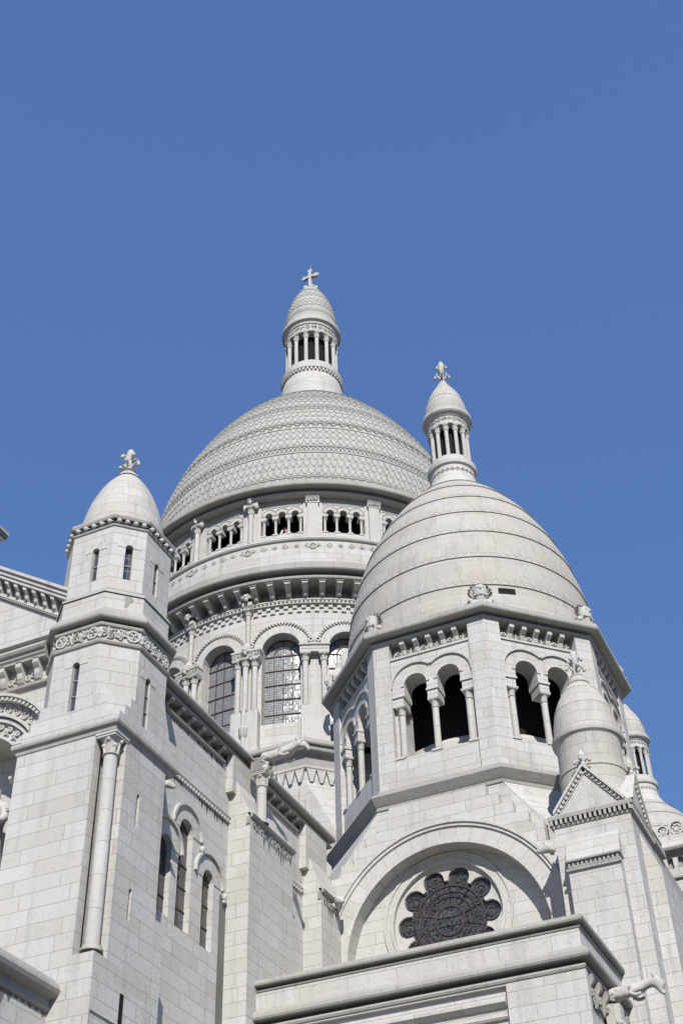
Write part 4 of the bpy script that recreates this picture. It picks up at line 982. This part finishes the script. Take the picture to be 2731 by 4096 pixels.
# broached corners from square to octagon
mb = MB()
for i, (z0, z1, e) in enumerate(((20.1, 20.42, 1.52), (20.42, 20.76, 1.26), (20.76, 21.1, 1.0))):
    x1, y1, yo, xo = TC[0]+e, TC[1]-e, yf-.055, xr+.012
    mb.poly([(TC[0]+.3, yo), (x1, yo), (xo, y1), (xo, TC[1]-.6), (TC[0]+.3, TC[1]-.6)], [(.0, z0), (0, z1)], capz=(0, z1))
    x1 = TC[0]-e; xo = TC[0]-1.66
    mb.poly([(xo, y1), (x1, yo), (TC[0]-.3, yo), (TC[0]-.3, TC[1]-.6), (xo, TC[1]-.6)], [(.0, z0), (0, z1)], capz=(0, z1))
yn = TC[1]+H1-C1_
mb.face([(xr, yn, 21.9), (xr, 29.5, 20.1), (xr, yn, 20.1)], [(yn, 21.9), (29.5, 20.1), (yn, 20.1)]); mb.face([(xr, yn, 21.9), (xr, 29.5, 20.1), (TC[0]+H1-C1_, TC[1]+H1, 21.9)], [(0, 0), (1, 0), (1, 1)])
sub("stepped_broach", mb, STONE, turret)
for mf, o, dp in slits:
    mb = MB(); mb.pane(mf, o, -dp+.03, 0)
    nb = 3 if o['spring']-o['sill'] > 1.4 else 2
    for k in range(1, nb): 
        z = o['sill']+(o['spring']+.1-o['sill'])*k/nb; mb.box(mf, o['u']-o['hw'], o['u']+o['hw'], z-.02, z+.02, -dp, -dp+.06, mi=1)
    mb.box(mf, o['u']-o['hw'], o['u']-o['hw']+.03, o['sill'], o['spring'], -dp, -dp+.06, mi=1)
    sub("slit_window", mb, [SLIT, FRAME], turret)
    mb = MB(); mb.arch(mf, o['u'], o['spring'], o['hw']+.0, o['hw']+.28, -.02, .014, 0, 180, 12); sub("window_arch", mb, STONE, turret)
mb = MB(); mb.box(flat(xr, 27.83, 0, 1), -.07, .07, 14.75, 15.62, -.12, -.08); mb.box(flat(xr, 27.83, 0, 1), -.07, .07, 17.42, 18.4, -.12, -.08); sub("slit_back", mb, DARK, turret)
mb = MB()
mb.poly([(xl, yf), (xr, yf), (xr, 29.5), (xl, 29.5)], [(-.3, 19.7), (0, 19.74), (.03, 19.75), (.05, 19.83), (.05, 19.9), (.14, 19.91), (.16, 19.97), (.14, 20.06), (-.1, 20.16)], mi=0)
sub("string_cornice", mb, TRIM, turret); mb = MB()
mb.poly(cham(H1, C1_), [(0, 22.92), (.05, 22.93), (.08, 22.99), (.05, 23.05), (0, 23.05)]); mb.poly(cham(H1, C1_), [(.0, 23.54), (.06, 23.55), (.08, 23.61), (.06, 23.65), (-.15, 23.66), (-.15, 23.75), (.21, 23.76), (.235, 23.81), (.22, 23.92), (.15, 23.98), (-.06, 24.3)])
sub("frieze_cornice", mb, TRIM, turret); mb = MB()
mb.poly(cham(H2, C2_), [(0, 27.54), (.04, 27.55), (.06, 27.61), (.02, 27.64)]); mb.poly(cham(H2, C2_), [(.02, 27.82), (.1, 27.82), (.13, 27.9), (.1, 27.98), (-.2, 28.05)], capz=(-.2, 28.05))
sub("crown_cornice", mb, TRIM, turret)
mb = MB()
for i in (5, 6, 7, 0, 1):
    P = cham(H1, C1_); a, b = P[i], P[(i+1) % 8]; L_ = math.dist(a, b); mf = flat(a[0], a[1], b[0]-a[0], b[1]-a[1])
    scroll_band(mb, mf, .05, L_-.05, 23.06, 23.55, 0.0, step=.36, ph=i)
    n_ = max(2, int(L_/.3))
    for j in range(n_): mb.tube([mf(L_*(j+.05)/n_, 23.1, .03), mf(L_*(j+.5)/n_, 23.5, .035), mf(L_*(j+.95)/n_, 23.1, .03)], .03, n=4)
sub("carved_frieze", mb, CARVED, turret); mb = MB()
for i in (5, 6, 7, 0, 1):
    P = cham(H2, C2_); a, b = P[i], P[(i+1) % 8]; L_ = math.dist(a, b); mf = flat(a[0], a[1], b[0]-a[0], b[1]-a[1])
    n_ = max(3, int(L_/.26))
    for j in range(n_):
        u = L_*(j+.5)/n_; mb.ball(mf(u, 27.73, .07), .085, n=7, k=5); mb.tube([mf(u-.1, 27.68, .03), mf(u+.02, 27.80, .06), mf(u+.12, 27.7, .03)], .03, n=4)
sub("carved_frieze", mb, CARVED, turret)
mb = MB(); rt = prof_fn(1.411, 27.7, 3.544, 2.013, 1.434)
zz = [27.95+(31.15-27.95)*i/24 for i in range(25)]
mb.lathe(TC, [(rt(z), z) for z in zz]+[(.3, 31.16)], 40, rref=1.4)
mb.lathe(TC, [(.42, 30.98), (.36, 31.1), (.3, 31.14), (.3, 31.2), (.2, 31.3), (.27, 31.34), (.2, 31.42), (.1, 31.44)], 14)
sub("turret_dome", mb, stone("turret_dome_stone", base=(.45, .43, .39), row=.46, width=1.0, warm=.4, stain=.4), turret)
mb = MB(); finial(mb, TC, 31.36, 1.1, .85, R(10)); sub("turret_finial", mb, CARVED, turret)
ccm = col_data("corner_column", 6.2, .2, cap=.66, n=18, flare=1.7)
put("corner_column", ccm, (-18.86, 26.77, 13.56), turret)

# ================= west front: gable wall, niche, statue
FY = 27.1; FS = flat(0, FY, 1, 0)
NC = (-23.85, 19.45)
mb = MB()
mb.wall(FS, -40, -21.6, GZ, 16.5, [], du=8)
mb.wall(FS, -26.6, -21.6, 16.5, 24.3, [{'u': NC[0], 'hw': 1.72, 'sill': 16.5, 'spring': NC[1]}], 1.2, n=24, du=8); mb.wall(FS, -40, -26.6, 16.5, 24.3, [], du=8)
mb.wall(FS, NC[0]-1.8, NC[0]+1.8, 16.4, 21.6, [], d=-1.2)
mb.face([FS(-31, 24.3, 0), FS(-21.3, 24.3, 0), FS(-21.3, 25.3, 0), FS(-31, 31.7, 0)], [(-31, 24.3), (-21.3, 24.3), (-21.3, 25.3), (-31, 31.7)])
mb.face([FS(-41, 24.3, 0), FS(-31, 24.3, 0), FS(-31, 31.7, 0), FS(-41, 25.1, 0)], [(-41, 24.3), (-31, 24.3), (-31, 31.7), (-41, 25.1)])
facade = part("gable_front", mb, STONE)
mb = MB(); k_ = -.6623
def rake(x): return 25.87+(x+21.37)*k_
for (o0, o1, d1) in ((-.12, 0, .52), (-.28, -.12, .45), (-.42, -.28, .4), (-1.0, -.88, .12)):
    for xa, xb in ((-31, -20.95),):
        a, b = (xa, rake(xa)), (xb, rake(xb))
        mb.q(FS, [(a[0], a[1]+o0, d1), (b[0], b[1]+o0, d1), (b[0], b[1]+o1, d1), (a[0], a[1]+o1, d1)])
        mb.q(FS, [(a[0], a[1]+o0, 0), (b[0], b[1]+o0, 0), (b[0], b[1]+o0, d1), (a[0], a[1]+o0, d1)]); mb.q(FS, [(a[0], a[1]+o1, d1), (b[0], b[1]+o1, d1), (b[0], b[1]+o1, -2), (a[0], a[1]+o1, -2)])
def rk(u, z, d):                # coordinates that run down the raking cornice
    c, s_ = math.cos(math.atan(k_)), math.sin(math.atan(k_)); return FS(-21.37+u*c, 25.87+u*s_+z, d)
for i in range(16): bracket(mb, rk, -.35-i*.46, -.9, -.42, 0, .36, .17)
for i in range(70): mb.box(rk, -.1-i*.105-.06, -.1-i*.105, -1.06, -.96, 0, .1)
sub("raking_cornice", mb, CARVED, facade)
mb = MB()
mb.prism(FS, [(0, 24.42), (.12, 24.36), (.16, 24.3), (.1, 24.25), (0, 24.25)], -40, -21.6)
mb.prism(FS, [(0, 24.25), (.02, 24.25), (.5, 23.8), (.55, 23.7), (.5, 23.62), (.42, 23.6), (.42, 23.5), (.36, 23.44), (.36, 23.36), (0, 23.36)], -40, -21.6); mb.prism(FS, [(0, 22.56), (.14, 22.58), (.16, 22.66), (.05, 22.72), (0, 22.72)], -40, -21.6)
sub("facade_cornice", mb, TRIM, facade)
mb = MB()
for i in range(8): bracket(mb, FS, -21.95-i*.62, 22.75, 23.4, 0, .36, .2, False); rosette(mb, FS, -22.26-i*.62, 22.98, .45, 0, 0, 2)
sub("corbel_frieze", mb, CARVED, facade)
mb = MB()
for r0, r1, d1 in ((1.72, 1.8, .05), (2.2, 2.32, .12), (2.36, 2.46, .2), (2.86, 2.96, .22), (2.98, 3.08, .3)): mb.arch(FS, NC[0], NC[1]+.05, r0, r1, 0, d1, 0, 180, 40)
for rr_, nn in ((2.0, 17), (2.66, 22)):
    for j in range(nn):
        a = math.pi*(j+.5)/nn; rosette(mb, FS, NC[0]+rr_*math.cos(a), NC[1]+.05+rr_*math.sin(a), .36, .02, 0, 2 if rr_ < 2.5 else 0)
dotted_arch(mb, FS, NC[0], NC[1]+.05, 2.91, .1, .2, .27, 50)
sub("niche_arch", mb, CARVED, facade)
mb = MB()
mb.prism(FS, [(0, 19.3), (.1, 19.32), (.2, 19.42), (.2, 19.5), (0, 19.55)], -22.4, -21.86); mb.prism(flat(0, FY, 1, 0), [(0, 19.95), (.45, 20.0), (.55, 20.15), (.62, 20.22), (.62, 20.3), (0, 20.42)], -22.1, -21.6)
scroll_band(mb, FS, -22.35, -21.95, 17.95, 18.35, 0.02, step=.3)
for x, d in ((-21.62, .3), (-21.86, .12), (-22.08, .05)): mb.box(FS, x-.1, x+.16, 12.5, 19.3, 0, d)
sub("niche_pilaster", mb, STONE, facade)
nm = col_data("niche_column", 7.2, .11, cap=.6, n=10)
put("niche_column", nm, (-21.62, 26.74, 12.55), facade); put("niche_column", nm, (-22.0, 26.9, 11.2), facade)
mb = MB()
mb.box(rk, -9, -6.53, 3.0, 3.15, -3, .1); mb.box(rk, -9, -6.61, 2.85, 3.0, -3, -.05); mb.box(rk, -9, -6.68, 2.68, 2.85, -3, -.2); mb.ball(rk(-6.72, 2.76, -.2), .1)
sub("upper_gable_eave", mb, TRIM, facade)

# porch below, its side wall runs towards the viewer
mb = MB(); PW = flat(-19.72, 2, 0, 1)
mb.wall(PW, 0, 24.45, GZ, 12.35, [], du=6); mb.face([(-19.72, 2, 12.8), (-19.72, 26.45, 12.8), (-30, 26.45, 12.8), (-30, 2, 12.8)], [(0, 0), (24, 0), (24, 10), (0, 10)])
mb.wall(flat(-30, 2, 1, 0), 0, 10.28, GZ, 12.8, [])
porch = part("porch_wall", mb, STONE)
mb = MB(); mb.prism(PW, [(0, 12.1), (.07, 12.12), (.1, 12.18), (.07, 12.24), (.06, 12.36), (.24, 12.42), (.3, 12.48), (.34, 12.58), (.3, 12.68), (.1, 12.9), (0, 12.95)], 0, 24.4, 1)
mb.prism(PW, [(0, 11.0), (.05, 11.02), (.05, 11.1), (0, 11.12)], 0, 24.4)
sub("porch_cornice", mb, OLD, porch)

# ================= nave wall between turret and corner dome
NX = -19.5; NM = flat(NX, 0, 0, 1)
ops = [{'u': 30.9, 'hw': .34, 'sill': 16.38, 'spring': 18.5}, {'u': 32.02, 'hw': .40, 'sill': 16.3, 'spring': 19.42}, {'u': 33.45, 'hw': .34, 'sill': 16.25, 'spring': 18.42}]
mb = MB(); mb.wall(NM, 28.8, 34.7, GZ, 22.97, ops, .2); mb.wall(NM, 34.7, 41.9, GZ, 22.97, []); mb.wall(NM, 28.8, 41.9, 22.97, 23.35, [], d=-.25); mb.q(NM, [(28.8, 22.968, -.25), (41.9, 22.968, -.25), (41.9, 22.968, 0), (28.8, 22.968, 0)])
mb.face([(NX, 29.3, 23.6), (NX, 42, 23.6), (-42, 42, 23.6), (-42, 29.3, 23.6)], [(0, 0), (12, 0), (12, 20), (0, 20)])
nave = part("nave_wall", mb, STONE)
for o in ops:
    mb = MB(); mb.pane(NM, o, -.19, 0)
    for z in (17.0, 17.7, 18.4): mb.box(NM, o['u']-o['hw'], o['u']+o['hw'], z-.02, z+.02, -.19, -.16, mi=1)
    mb.box(NM, o['u']-.02, o['u']+.02, o['sill'], o['spring']+.25, -.19, -.17, mi=1)
    sub("lancet_window", mb, [SLIT, IRON], nave)
    mb = MB(); mid = o['u'] == 32.02
    mb.arch(NM, o['u'], o['spring'], o['hw'], o['hw']+.42, 0, .02, 0, 180, 18); mb.arch(NM, o['u'], o['spring'], .82, .90, 0, .10, 0, 180, 18)
    sub("hood_mould", mb, STONE, nave)
mb = MB()
for y, z in ((34.36, 18.25), (32.88, 19.2)): mb.ball(NM(y, z, .08), .085, sz=1.5); mb.ball(NM(y-.03, z-.18, .08), .06)
sub("hood_stop", mb, CARVED, nave)
mb = MB()
mb.prism(NM, [(0, 20.92), (.03, 20.92), (.05, 21.0), (.1, 21.05), (.1, 21.1), (0, 21.16)], 29.4, 34.75); dentils(mb, NM, 29.4, 34.7, 20.9, 21.03, 0, .08, .17)
sub("string_course", mb, STONE, nave); mb = MB()
mb.prism(NM, [(0, 20.7), (.03, 20.7), (.05, 20.78), (.1, 20.83), (.1, 20.88), (0, 20.94)], 37.6, 40.0); dentils(mb, NM, 37.6, 39.95, 20.68, 20.81, 0, .08, .17)
sub("string_course", mb, STONE, nave)
mb = MB()
mb.prism(NM, [(-.5, 23.3), (.24, 23.3), (.27, 23.35), (.26, 23.4), (-.1, 23.41), (-.1, 23.5), (.4, 23.51), (.44, 23.58), (.42, 23.69), (.36, 23.74), (-.5, 23.9)], 28.9, 42.1)
sub("nave_cornice", mb, OLD, nave)
for ya, yb_ in ((29.4, 34.1), (36.5, 39.6), (41.2, 42.0)):
    mb = MB()
    mb.prism(NM, [(0, 22.84), (.1, 22.86), (.12, 22.93), (.04, 22.97), (0, 22.97)], ya, yb_)
    n_ = max(1, round((yb_-ya)/.68))
    for j in range(n_):
        bracket(mb, NM, ya+(j+.5)*(yb_-ya)/n_, 22.98, 23.3, -.25, .24, .17, False); rosette(mb, NM, ya+(j+1)*(yb_-ya)/n_-.02, 23.13, .36, -.12, 0, 2)
    sub("corbel_frieze", mb, OLD, nave)
mb = MB(); mb.wall(NM, 34.18, 34.62, 8, 18.3, [], d=.006); sub("damp_strip", mb, stone("mossy_damp_stone", base=(.13, .13, .12), joints=False, stain=.8, streak=.9, warm=.1), nave)
def buttress(y0, y1, x1, zt):
    mb = MB(); a = x1-NX
    mb.box(NM, y0, y1, GZ, zt, 0, a)
    mb.prism(NM, [(0, zt), (a, zt), (a+.02, zt+.04), (.28, zt+1.35), (0, zt+1.6)], y0, y1)
    mb.box(NM, y0-.25, y0+1.5, zt+.9, 23.32, 0, .26)
    o = part("buttress", mb, STONE)
    mb = MB(); E_ = flat(x1, 0, 0, 1); mb.prism(E_, [(0, zt-.08), (.1, zt-.04), (.14, zt+.04), (.06, zt+.1), (-.1, zt+.12)], y0, y1); scroll_band(mb, E_, y0+.1, y1-.1, zt-.32, zt-.08, 0, step=.28)
    mb.box(flat(NX, y0, 1, 0), a-.12, a, zt-.3, zt-.05, 0, .04)
    sub("buttress_coping", mb, OLD, o)
    return o
b1 = buttress(34.6, 37.7, -18.7, 21.02); b2 = buttress(40.1, 41.72, -18.78, 20.7)
b1["label"] = "buttress that carries the horned gargoyle"; b2["label"] = "short buttress beside the rose window arch"
gm = col_data("gargoyle_column", 1.9, .17, cap=.55, n=14, flare=1.65)
put("gargoyle_column", gm, (-18.72, 35.42, 21.05), b1)
mb = MB(); G0 = flat(-18.72, 35.42, 1, 0); mb.prism(G0, [(-.3, 22.94), (.3, 22.94), (.24, 23.36), (-.24, 23.36)], -.3, .22)
for sg in (-1, 1): mb.ball(G0(.2, 23.03, sg*.17), .14); mb.ball(G0(.2, 23.22, sg*.12), .12); sub("gargoyle_block", mb, CARVED, b1)
def gargoyle(name, O, parent, horns, label, L=1.0):
    """crouching beast: haunch, belly, chest, neck, head with muzzle, tucked legs, ears or horns (along +X)"""
    P = [(0, 0, .0), (.35, 0, .02), (.75, 0, .06), (1.1, 0, .12), (1.4, 0, .2), (1.62, 0, .24), (1.78, 0, .18), (1.95, 0, .05)]
    r_ = [.21, .24, .21, .215, .16, .145, .145, .095] if horns else [.25, .27, .23, .27, .19, .17, .20, .14]
    if not horns: P[4:] = [(1.42, 0, .18), (1.66, 0, .24), (1.9, 0, .16), (2.12, 0, 0)]
    E_ = [(i, i+1) for i in range(7)]
    def add(par, pts, rads):
        k = par
        for q, rr in zip(pts, rads): P.append(q); r_.append(rr); E_.append((k, len(P)-1)); k = len(P)-1
    for sg in (-1, 1):
        add(0, [(.18, sg*.2, -.05), (.42, sg*.27, -.1), (.12, sg*.27, -.24), (.3, sg*.26, -.27)], [.15, .13, .07, .055])
        add(3, [(1.0, sg*.2, -.02), (.86, sg*.26, -.14), (1.12, sg*.27, -.22), (1.3, sg*.25, -.16)], [.12, .1, .065, .06])
        add(5 if horns else 6, [(1.56 if horns else 1.8, sg*.14, .40), (1.52 if horns else 1.76, sg*.18, .50)], [.05, .03])
        if horns: add(6, [(1.74, sg*.06, .36), (1.66, sg*.09, .5)], [.04, .018])
    add(6 if not horns else 7, [(1.98, 0, -.12)] if horns else [(1.98, 0, -.2), (2.1, 0, -.28)], [.03] if horns else [.09, .07])
    if not horns: add(0, [(-.1, .1, .2), (.15, .22, .3), (.42, .2, .22)], [.05, .045, .03])
    P = [(O[0]+x*L, O[1]+y*L, O[2]+z*L) for x, y, z in P]
    o = skin(name, P, E_, [q*L for q in r_], CARVED, parent); o["label"] = label
    return o
gargoyle("gargoyle", (-18.75, 35.42, 23.5), b1, True, "horned goat gargoyle stretched out from the nave wall", .90)
mb = MB(); G1 = flat(-8.7, 37.45, 1, 0); mb.prism(G1, [(-.25, 13.1), (.25, 13.1), (.25, 14.0), (-.25, 14.0)], 0, .25); mb.box(G1, 0, .42, 13.55, 14.0, -.2, .2, back=True); mb.ball(G1(.32, 13.5, -.1), .13); mb.ball(G1(.32, 13.5, .1), .13); mb.lathe((-8.55, 37.45), [(.05, 12.4), (.14, 12.9), (.2, 13.3)], 8); sub("gargoyle_block", mb, CARVED, block)
gargoyle("gargoyle", (-8.62, 37.45, 14.3), block, False, "smooth backed lioness gargoyle jutting from the block right of the rose window", .78)
CRUST = stone("black_crust", base=(.075, .073, .068), joints=False, stain=.5, streak=.3, warm=.1)
def drips(parent, mf, u0, u1, zt, ln, n, d=.006):
    """black rain-fed crust that runs down from a ledge in uneven tongues"""
    mb = MB(); w_ = (u1-u0)/n
    for i in range(n):
        a = u0+i*w_; l_ = ln*random.choice((.15, .3, .5, .8, 1.0))*random.uniform(.7, 1.1)
        mb.q(mf, [(a, zt, d), (a+w_*.3, zt-l_*.6, d), (a+w_*.5, zt-l_, d), (a+w_*.72, zt-l_*.55, d), (a+w_, zt, d)])
    sub("crust_stain", mb, CRUST, parent)
drips(nave, NM, 31.7, 32.35, 20.15, .35, 7); drips(nave, NM, 33.25, 34.3, 19.2, .4, 9); drips(nave, NM, 32.6, 34.6, 20.88, .35, 12); drips(nave, NM, 30.0, 31.6, 20.88, .18, 12); drips(nave, NM, 30.6, 31.1, 18.95, .3, 6)
drips(nave, NM, 29.6, 34.1, 22.84, .22, 26); drips(b1, flat(-18.7, 0, 0, 1), 34.8, 37.6, 20.68, .55, 16); drips(b2, flat(-18.78, 0, 0, 1), 40.3, 41.6, 20.35, .4, 8)
drips(block, BS, -18.9, -17.4, 13.72, .25, 8, -.114); drips(porch, PW, 20, 24.4, 12.1, .45, 16)
# grey patch on the turret's sloping drum
P7 = cham(H1-.04, C1_); m7 = flat(P7[7][0], P7[7][1], P7[0][0]-P7[7][0], P7[0][1]-P7[7][1]); mb = MB()
mb.q(m7, [(.62, 24.4, .004), (.72, 24.36, .004), (.8, 24.55, .004), (.93, 24.66, .004), (.84, 24.8, .004), (.7, 24.82, .004), (.6, 24.7, .004), (.66, 24.56, .004)]); sub("grey_stain", mb, OLD, turret)
def grotesque(c, parent, s, ang):
    d = Vector((math.cos(ang), math.sin(ang), 0)); q = d.cross(Vector((0, 0, 1))); c = Vector(c)
    P = [c, c+d*.35*s, c+d*.6*s-Vector((0, 0, .08*s)), c+d*.78*s-Vector((0, 0, .16*s))]; r_ = [.2*s, .2*s, .17*s, .09*s]; E_ = [(0, 1), (1, 2), (2, 3)]
    for sg in (-1, 1):
        P.append(c+d*.45*s+q*sg*.2*s+Vector((0, 0, .22*s))); r_.append(.05*s); E_.append((1, len(P)-1))
        P.append(c+d*.2*s+q*sg*.22*s-Vector((0, 0, .2*s))); r_.append(.09*s); E_.append((0, len(P)-1))
    skin("gargoyle", [tuple(x) for x in P], E_, r_, CARVED, parent)["label"] = "small beast head gargoyle at a wall corner"
grotesque((-18.72, 41.2, 20.6), b2, .8, R(-40)); grotesque((-10.2, 40.05, 20.3), pier, .8, R(200)); grotesque((-18.75, 29.25, 19.5), turret, .55, R(40))

# ================= east transept far behind, right edge
TY = 60.0; TS = flat(-10.4, TY, 1, 0)
mb = MB()
mb.wall(TS, 0, 16, GZ, 26.5, [], du=8)
wops = [{'u': .55+i*.5, 'hw': .14, 'sill': 28.05, 'spring': 28.5} for i in range(18)]
mb.wall(TS, 0, 16, 26.5, 28.75, wops, .25)
mb.wall(flat(-10.4, 73, 0, -1), 0, 13, GZ, 28.75, [], du=8)
mb.face([TS(0, 29.0, -.6), TS(16, 29.0, -.6), TS(16, 33, -6.5), TS(0, 33, -6.5)], [(0, 0), (16, 0), (16, 7), (0, 7)])
tran = part("transept", mb, STONE)
mb = MB()
for o in wops: mb.box(TS, o['u']-.14, o['u']+.14, 28.05, 28.64, -.25, -.22)
sub("arcade_back", mb, OLD, tran)
mb = MB(); mb.prism(TS, [(-.6, 28.72), (.15, 28.72), (.2, 28.8), (.32, 28.86), (.36, 28.96), (.3, 29.05), (-.5, 29.4), (-.6, 29.4)], -.2, 16); mb.prism(TS, [(0, 27.5), (.12, 27.52), (.12, 27.6), (0, 27.65)], 0, 16); sub("transept_cornice", mb, OLD, tran)
mb = MB()
for i in range(20):
    big = i % 2; r_ = .38 if big else .29; u = .42+i*.69; z = 30.2+.05*big
    mb.arch(TS, u, z, r_*.72, r_, -.5, -.3, 0, 360, 24); mb.arch(TS, u, z, r_*.72, r_, -.3, -.5, 0, 360, 24)
    for k in range(5 if not big else 7):
        a = 2*math.pi*k/(5 if not big else 7)+.4; mb.ball(TS(u+r_*.42*math.cos(a), z+r_*.42*math.sin(a), -.4), r_*.2, n=7, k=5)
    mb.box(TS, u-.24, u+.24, 29.5, z-r_*.9, -.5, -.3, back=True)
mb.prism(TS, [(-.6, 29.2), (-.1, 29.2), (-.25, 29.62), (-.6, 29.62)], -.2, 16)
sub("ring_cresting", mb, STONE, tran)
mb = MB(); BM = flat(-6.9, 44.5, 0, 1)
mb.prism(BM, [(0, 19.0), (.25, 19.0), (.32, 19.12), (.28, 19.3), (.1, 19.4), (0, 19.4)], 0, 14); mb.box(BM, 0, 14, GZ, 19.0, -.6, 0)
part("chapel_wall", mb, STONE)

# ================= things that stand on the basilica
def statue(name, O, rz, s, label):
    P = [(0, 0, .9), (0, 0, 1.15), (0, 0, 1.42), (0, .0, 1.56), (0, .03, 1.72), (0, .02, 1.82)]; r_ = [.2, .19, .2, .08, .1, .08]; E_ = [(0, 1), (1, 2), (2, 3), (3, 4), (4, 5)]
    def add(par, pts, rads):
        k = par
        for q, rr in zip(pts, rads): P.append(q); r_.append(rr); E_.append((k, len(P)-1)); k = len(P)-1
    add(0, [(0, 0, .5), (0, 0, .05)], [.26, .32])
    for sg in (-1, 1): add(2, [(sg*.25, 0, 1.38), (sg*.33, .05, 1.12), (sg*.2, .28, 1.08)], [.1, .08, .06])
    M_ = Matrix.Rotation(rz, 3, 'Z')
    P = [tuple(Vector(O)+M_ @ Vector(q)*s) for q in P]
    o = skin(name, P, E_, [q*s for q in r_], CARVED); o["label"] = label; o["category"] = "statue"
    return o
st1 = statue("statue", (-23.85, 53.6, 36.55), R(180+25), 2.05, "pale stone robed statue beside the drum window, half hidden by the corner belfry")
mb = MB(); W_ = flat(-23.6, 54.0, .9, .43)
mb.prism(W_, [(0, 38.0), (.2, 38.0), (.2, 41.1), (0, 41.3)], -.25, .35)
wg = mb.build("wing", CARVED, st1)
statue("statue", (-23.3, 27.6, 16.5), R(170), 1.75, "robed stone figure standing in the carved arch niche at the left edge")

# person at the gallery
mcl, ntc, pc_ = mat("white_shirt"); pc_.inputs['Base Color'].default_value = (.8, .8, .8, 1); pc_.inputs['Roughness'].default_value = .8
msk, ntk, pk_ = mat("skin"); pk_.inputs['Base Color'].default_value = (.5, .32, .24, 1); pk_.inputs['Roughness'].default_value = .6
mbl, ntb, pb_ = mat("dark_cloth"); pb_.inputs['Base Color'].default_value = (.03, .03, .035, 1); pb_.inputs['Roughness'].default_value = .8
PE = Vector((-27.72, 55.02, 50.16)); pr_ = R(DA0)+math.pi/2
Mz = Matrix.Rotation(pr_, 3, 'Z')              # local -Y looks out of the gallery
def pt(x, y, z): return tuple(PE+Mz @ Vector((x, y, z)))
per = skin("person", [pt(0, 0, .95), pt(0, -.02, 1.2), pt(0, -.04, 1.42), pt(0, -.05, 1.52), pt(0, -.08, 1.64), pt(0, -.08, 1.74)]+[pt(s*.09, 0, .85) for s in (-1, 1)]+[pt(s*.1, -.02, .48) for s in (-1, 1)]+[pt(s*.1, .02, .06) for s in (-1, 1)]+[pt(s*.1, -.12, .04) for s in (-1, 1)]+[pt(s*.19, -.04, 1.4) for s in (-1, 1)]+[pt(s*.3, -.16, 1.32) for s in (-1, 1)]+[pt(s*.09, -.32, 1.56) for s in (-1, 1)],
            [(0, 1), (1, 2), (2, 3), (3, 4), (4, 5), (0, 6), (0, 7), (6, 8), (7, 9), (8, 10), (9, 11), (10, 12), (11, 13), (2, 14), (2, 15), (14, 16), (15, 17), (16, 18), (17, 19)],
            [.15, .14, .15, .055, .095, .08, .1, .1, .065, .065, .05, .05, .04, .04, .075, .075, .05, .05, .035, .035], msk)
per["label"] = "visitor in a white shirt raising a camera behind the gallery sill"; per["category"] = "person"
skin("shirt", [pt(0, 0, .92), pt(0, -.02, 1.2), pt(0, -.04, 1.43), pt(-.2, -.04, 1.4), pt(.2, -.04, 1.4), pt(-.31, -.16, 1.31), pt(.31, -.16, 1.31), pt(-.12, -.31, 1.53), pt(.12, -.31, 1.53)], [(0, 1), (1, 2), (2, 3), (2, 4), (3, 5), (4, 6), (5, 7), (6, 8)], [.17, .165, .165, .09, .09,   .075, .075, .055, .055], mcl, per)
skin("trousers", [pt(0, 0, .96), pt(-.1, 0, .84), pt(.1, 0, .84), pt(-.1, -.02, .48), pt(.1, -.02, .48), pt(-.1, .02, .1), pt(.1, .02, .1)], [(0, 1), (0, 2), (1, 3), (2, 4), (3, 5), (4, 6)], [.16, .115, .115, .08, .08, .065, .065], mbl, per)
skin("hair", [pt(0, -.05, 1.7), pt(0, -.05, 1.8), pt(0, .03, 1.72)], [(0, 1), (1, 2)], [.1, .075, .09], mbl, per)
mb = MB(); Cm = flat(PE.x, PE.y, math.cos(pr_), math.sin(pr_)); mb.box(Cm, -.07, .07, PE.z+1.57, PE.z+1.67, .26, .34, back=True); mb.lathe(Cm(0, 0, .36)[:2], [(.001, PE.z+1.58), (.035, PE.z+1.58), (.035, PE.z+1.65), (.001, PE.z+1.65)], 10)
cm_ = mb.build("camera", mbl); cm_.name = "handheld_camera"; cm_["label"] = "small black camera held up by the visitor in the gallery"; cm_["category"] = "camera"
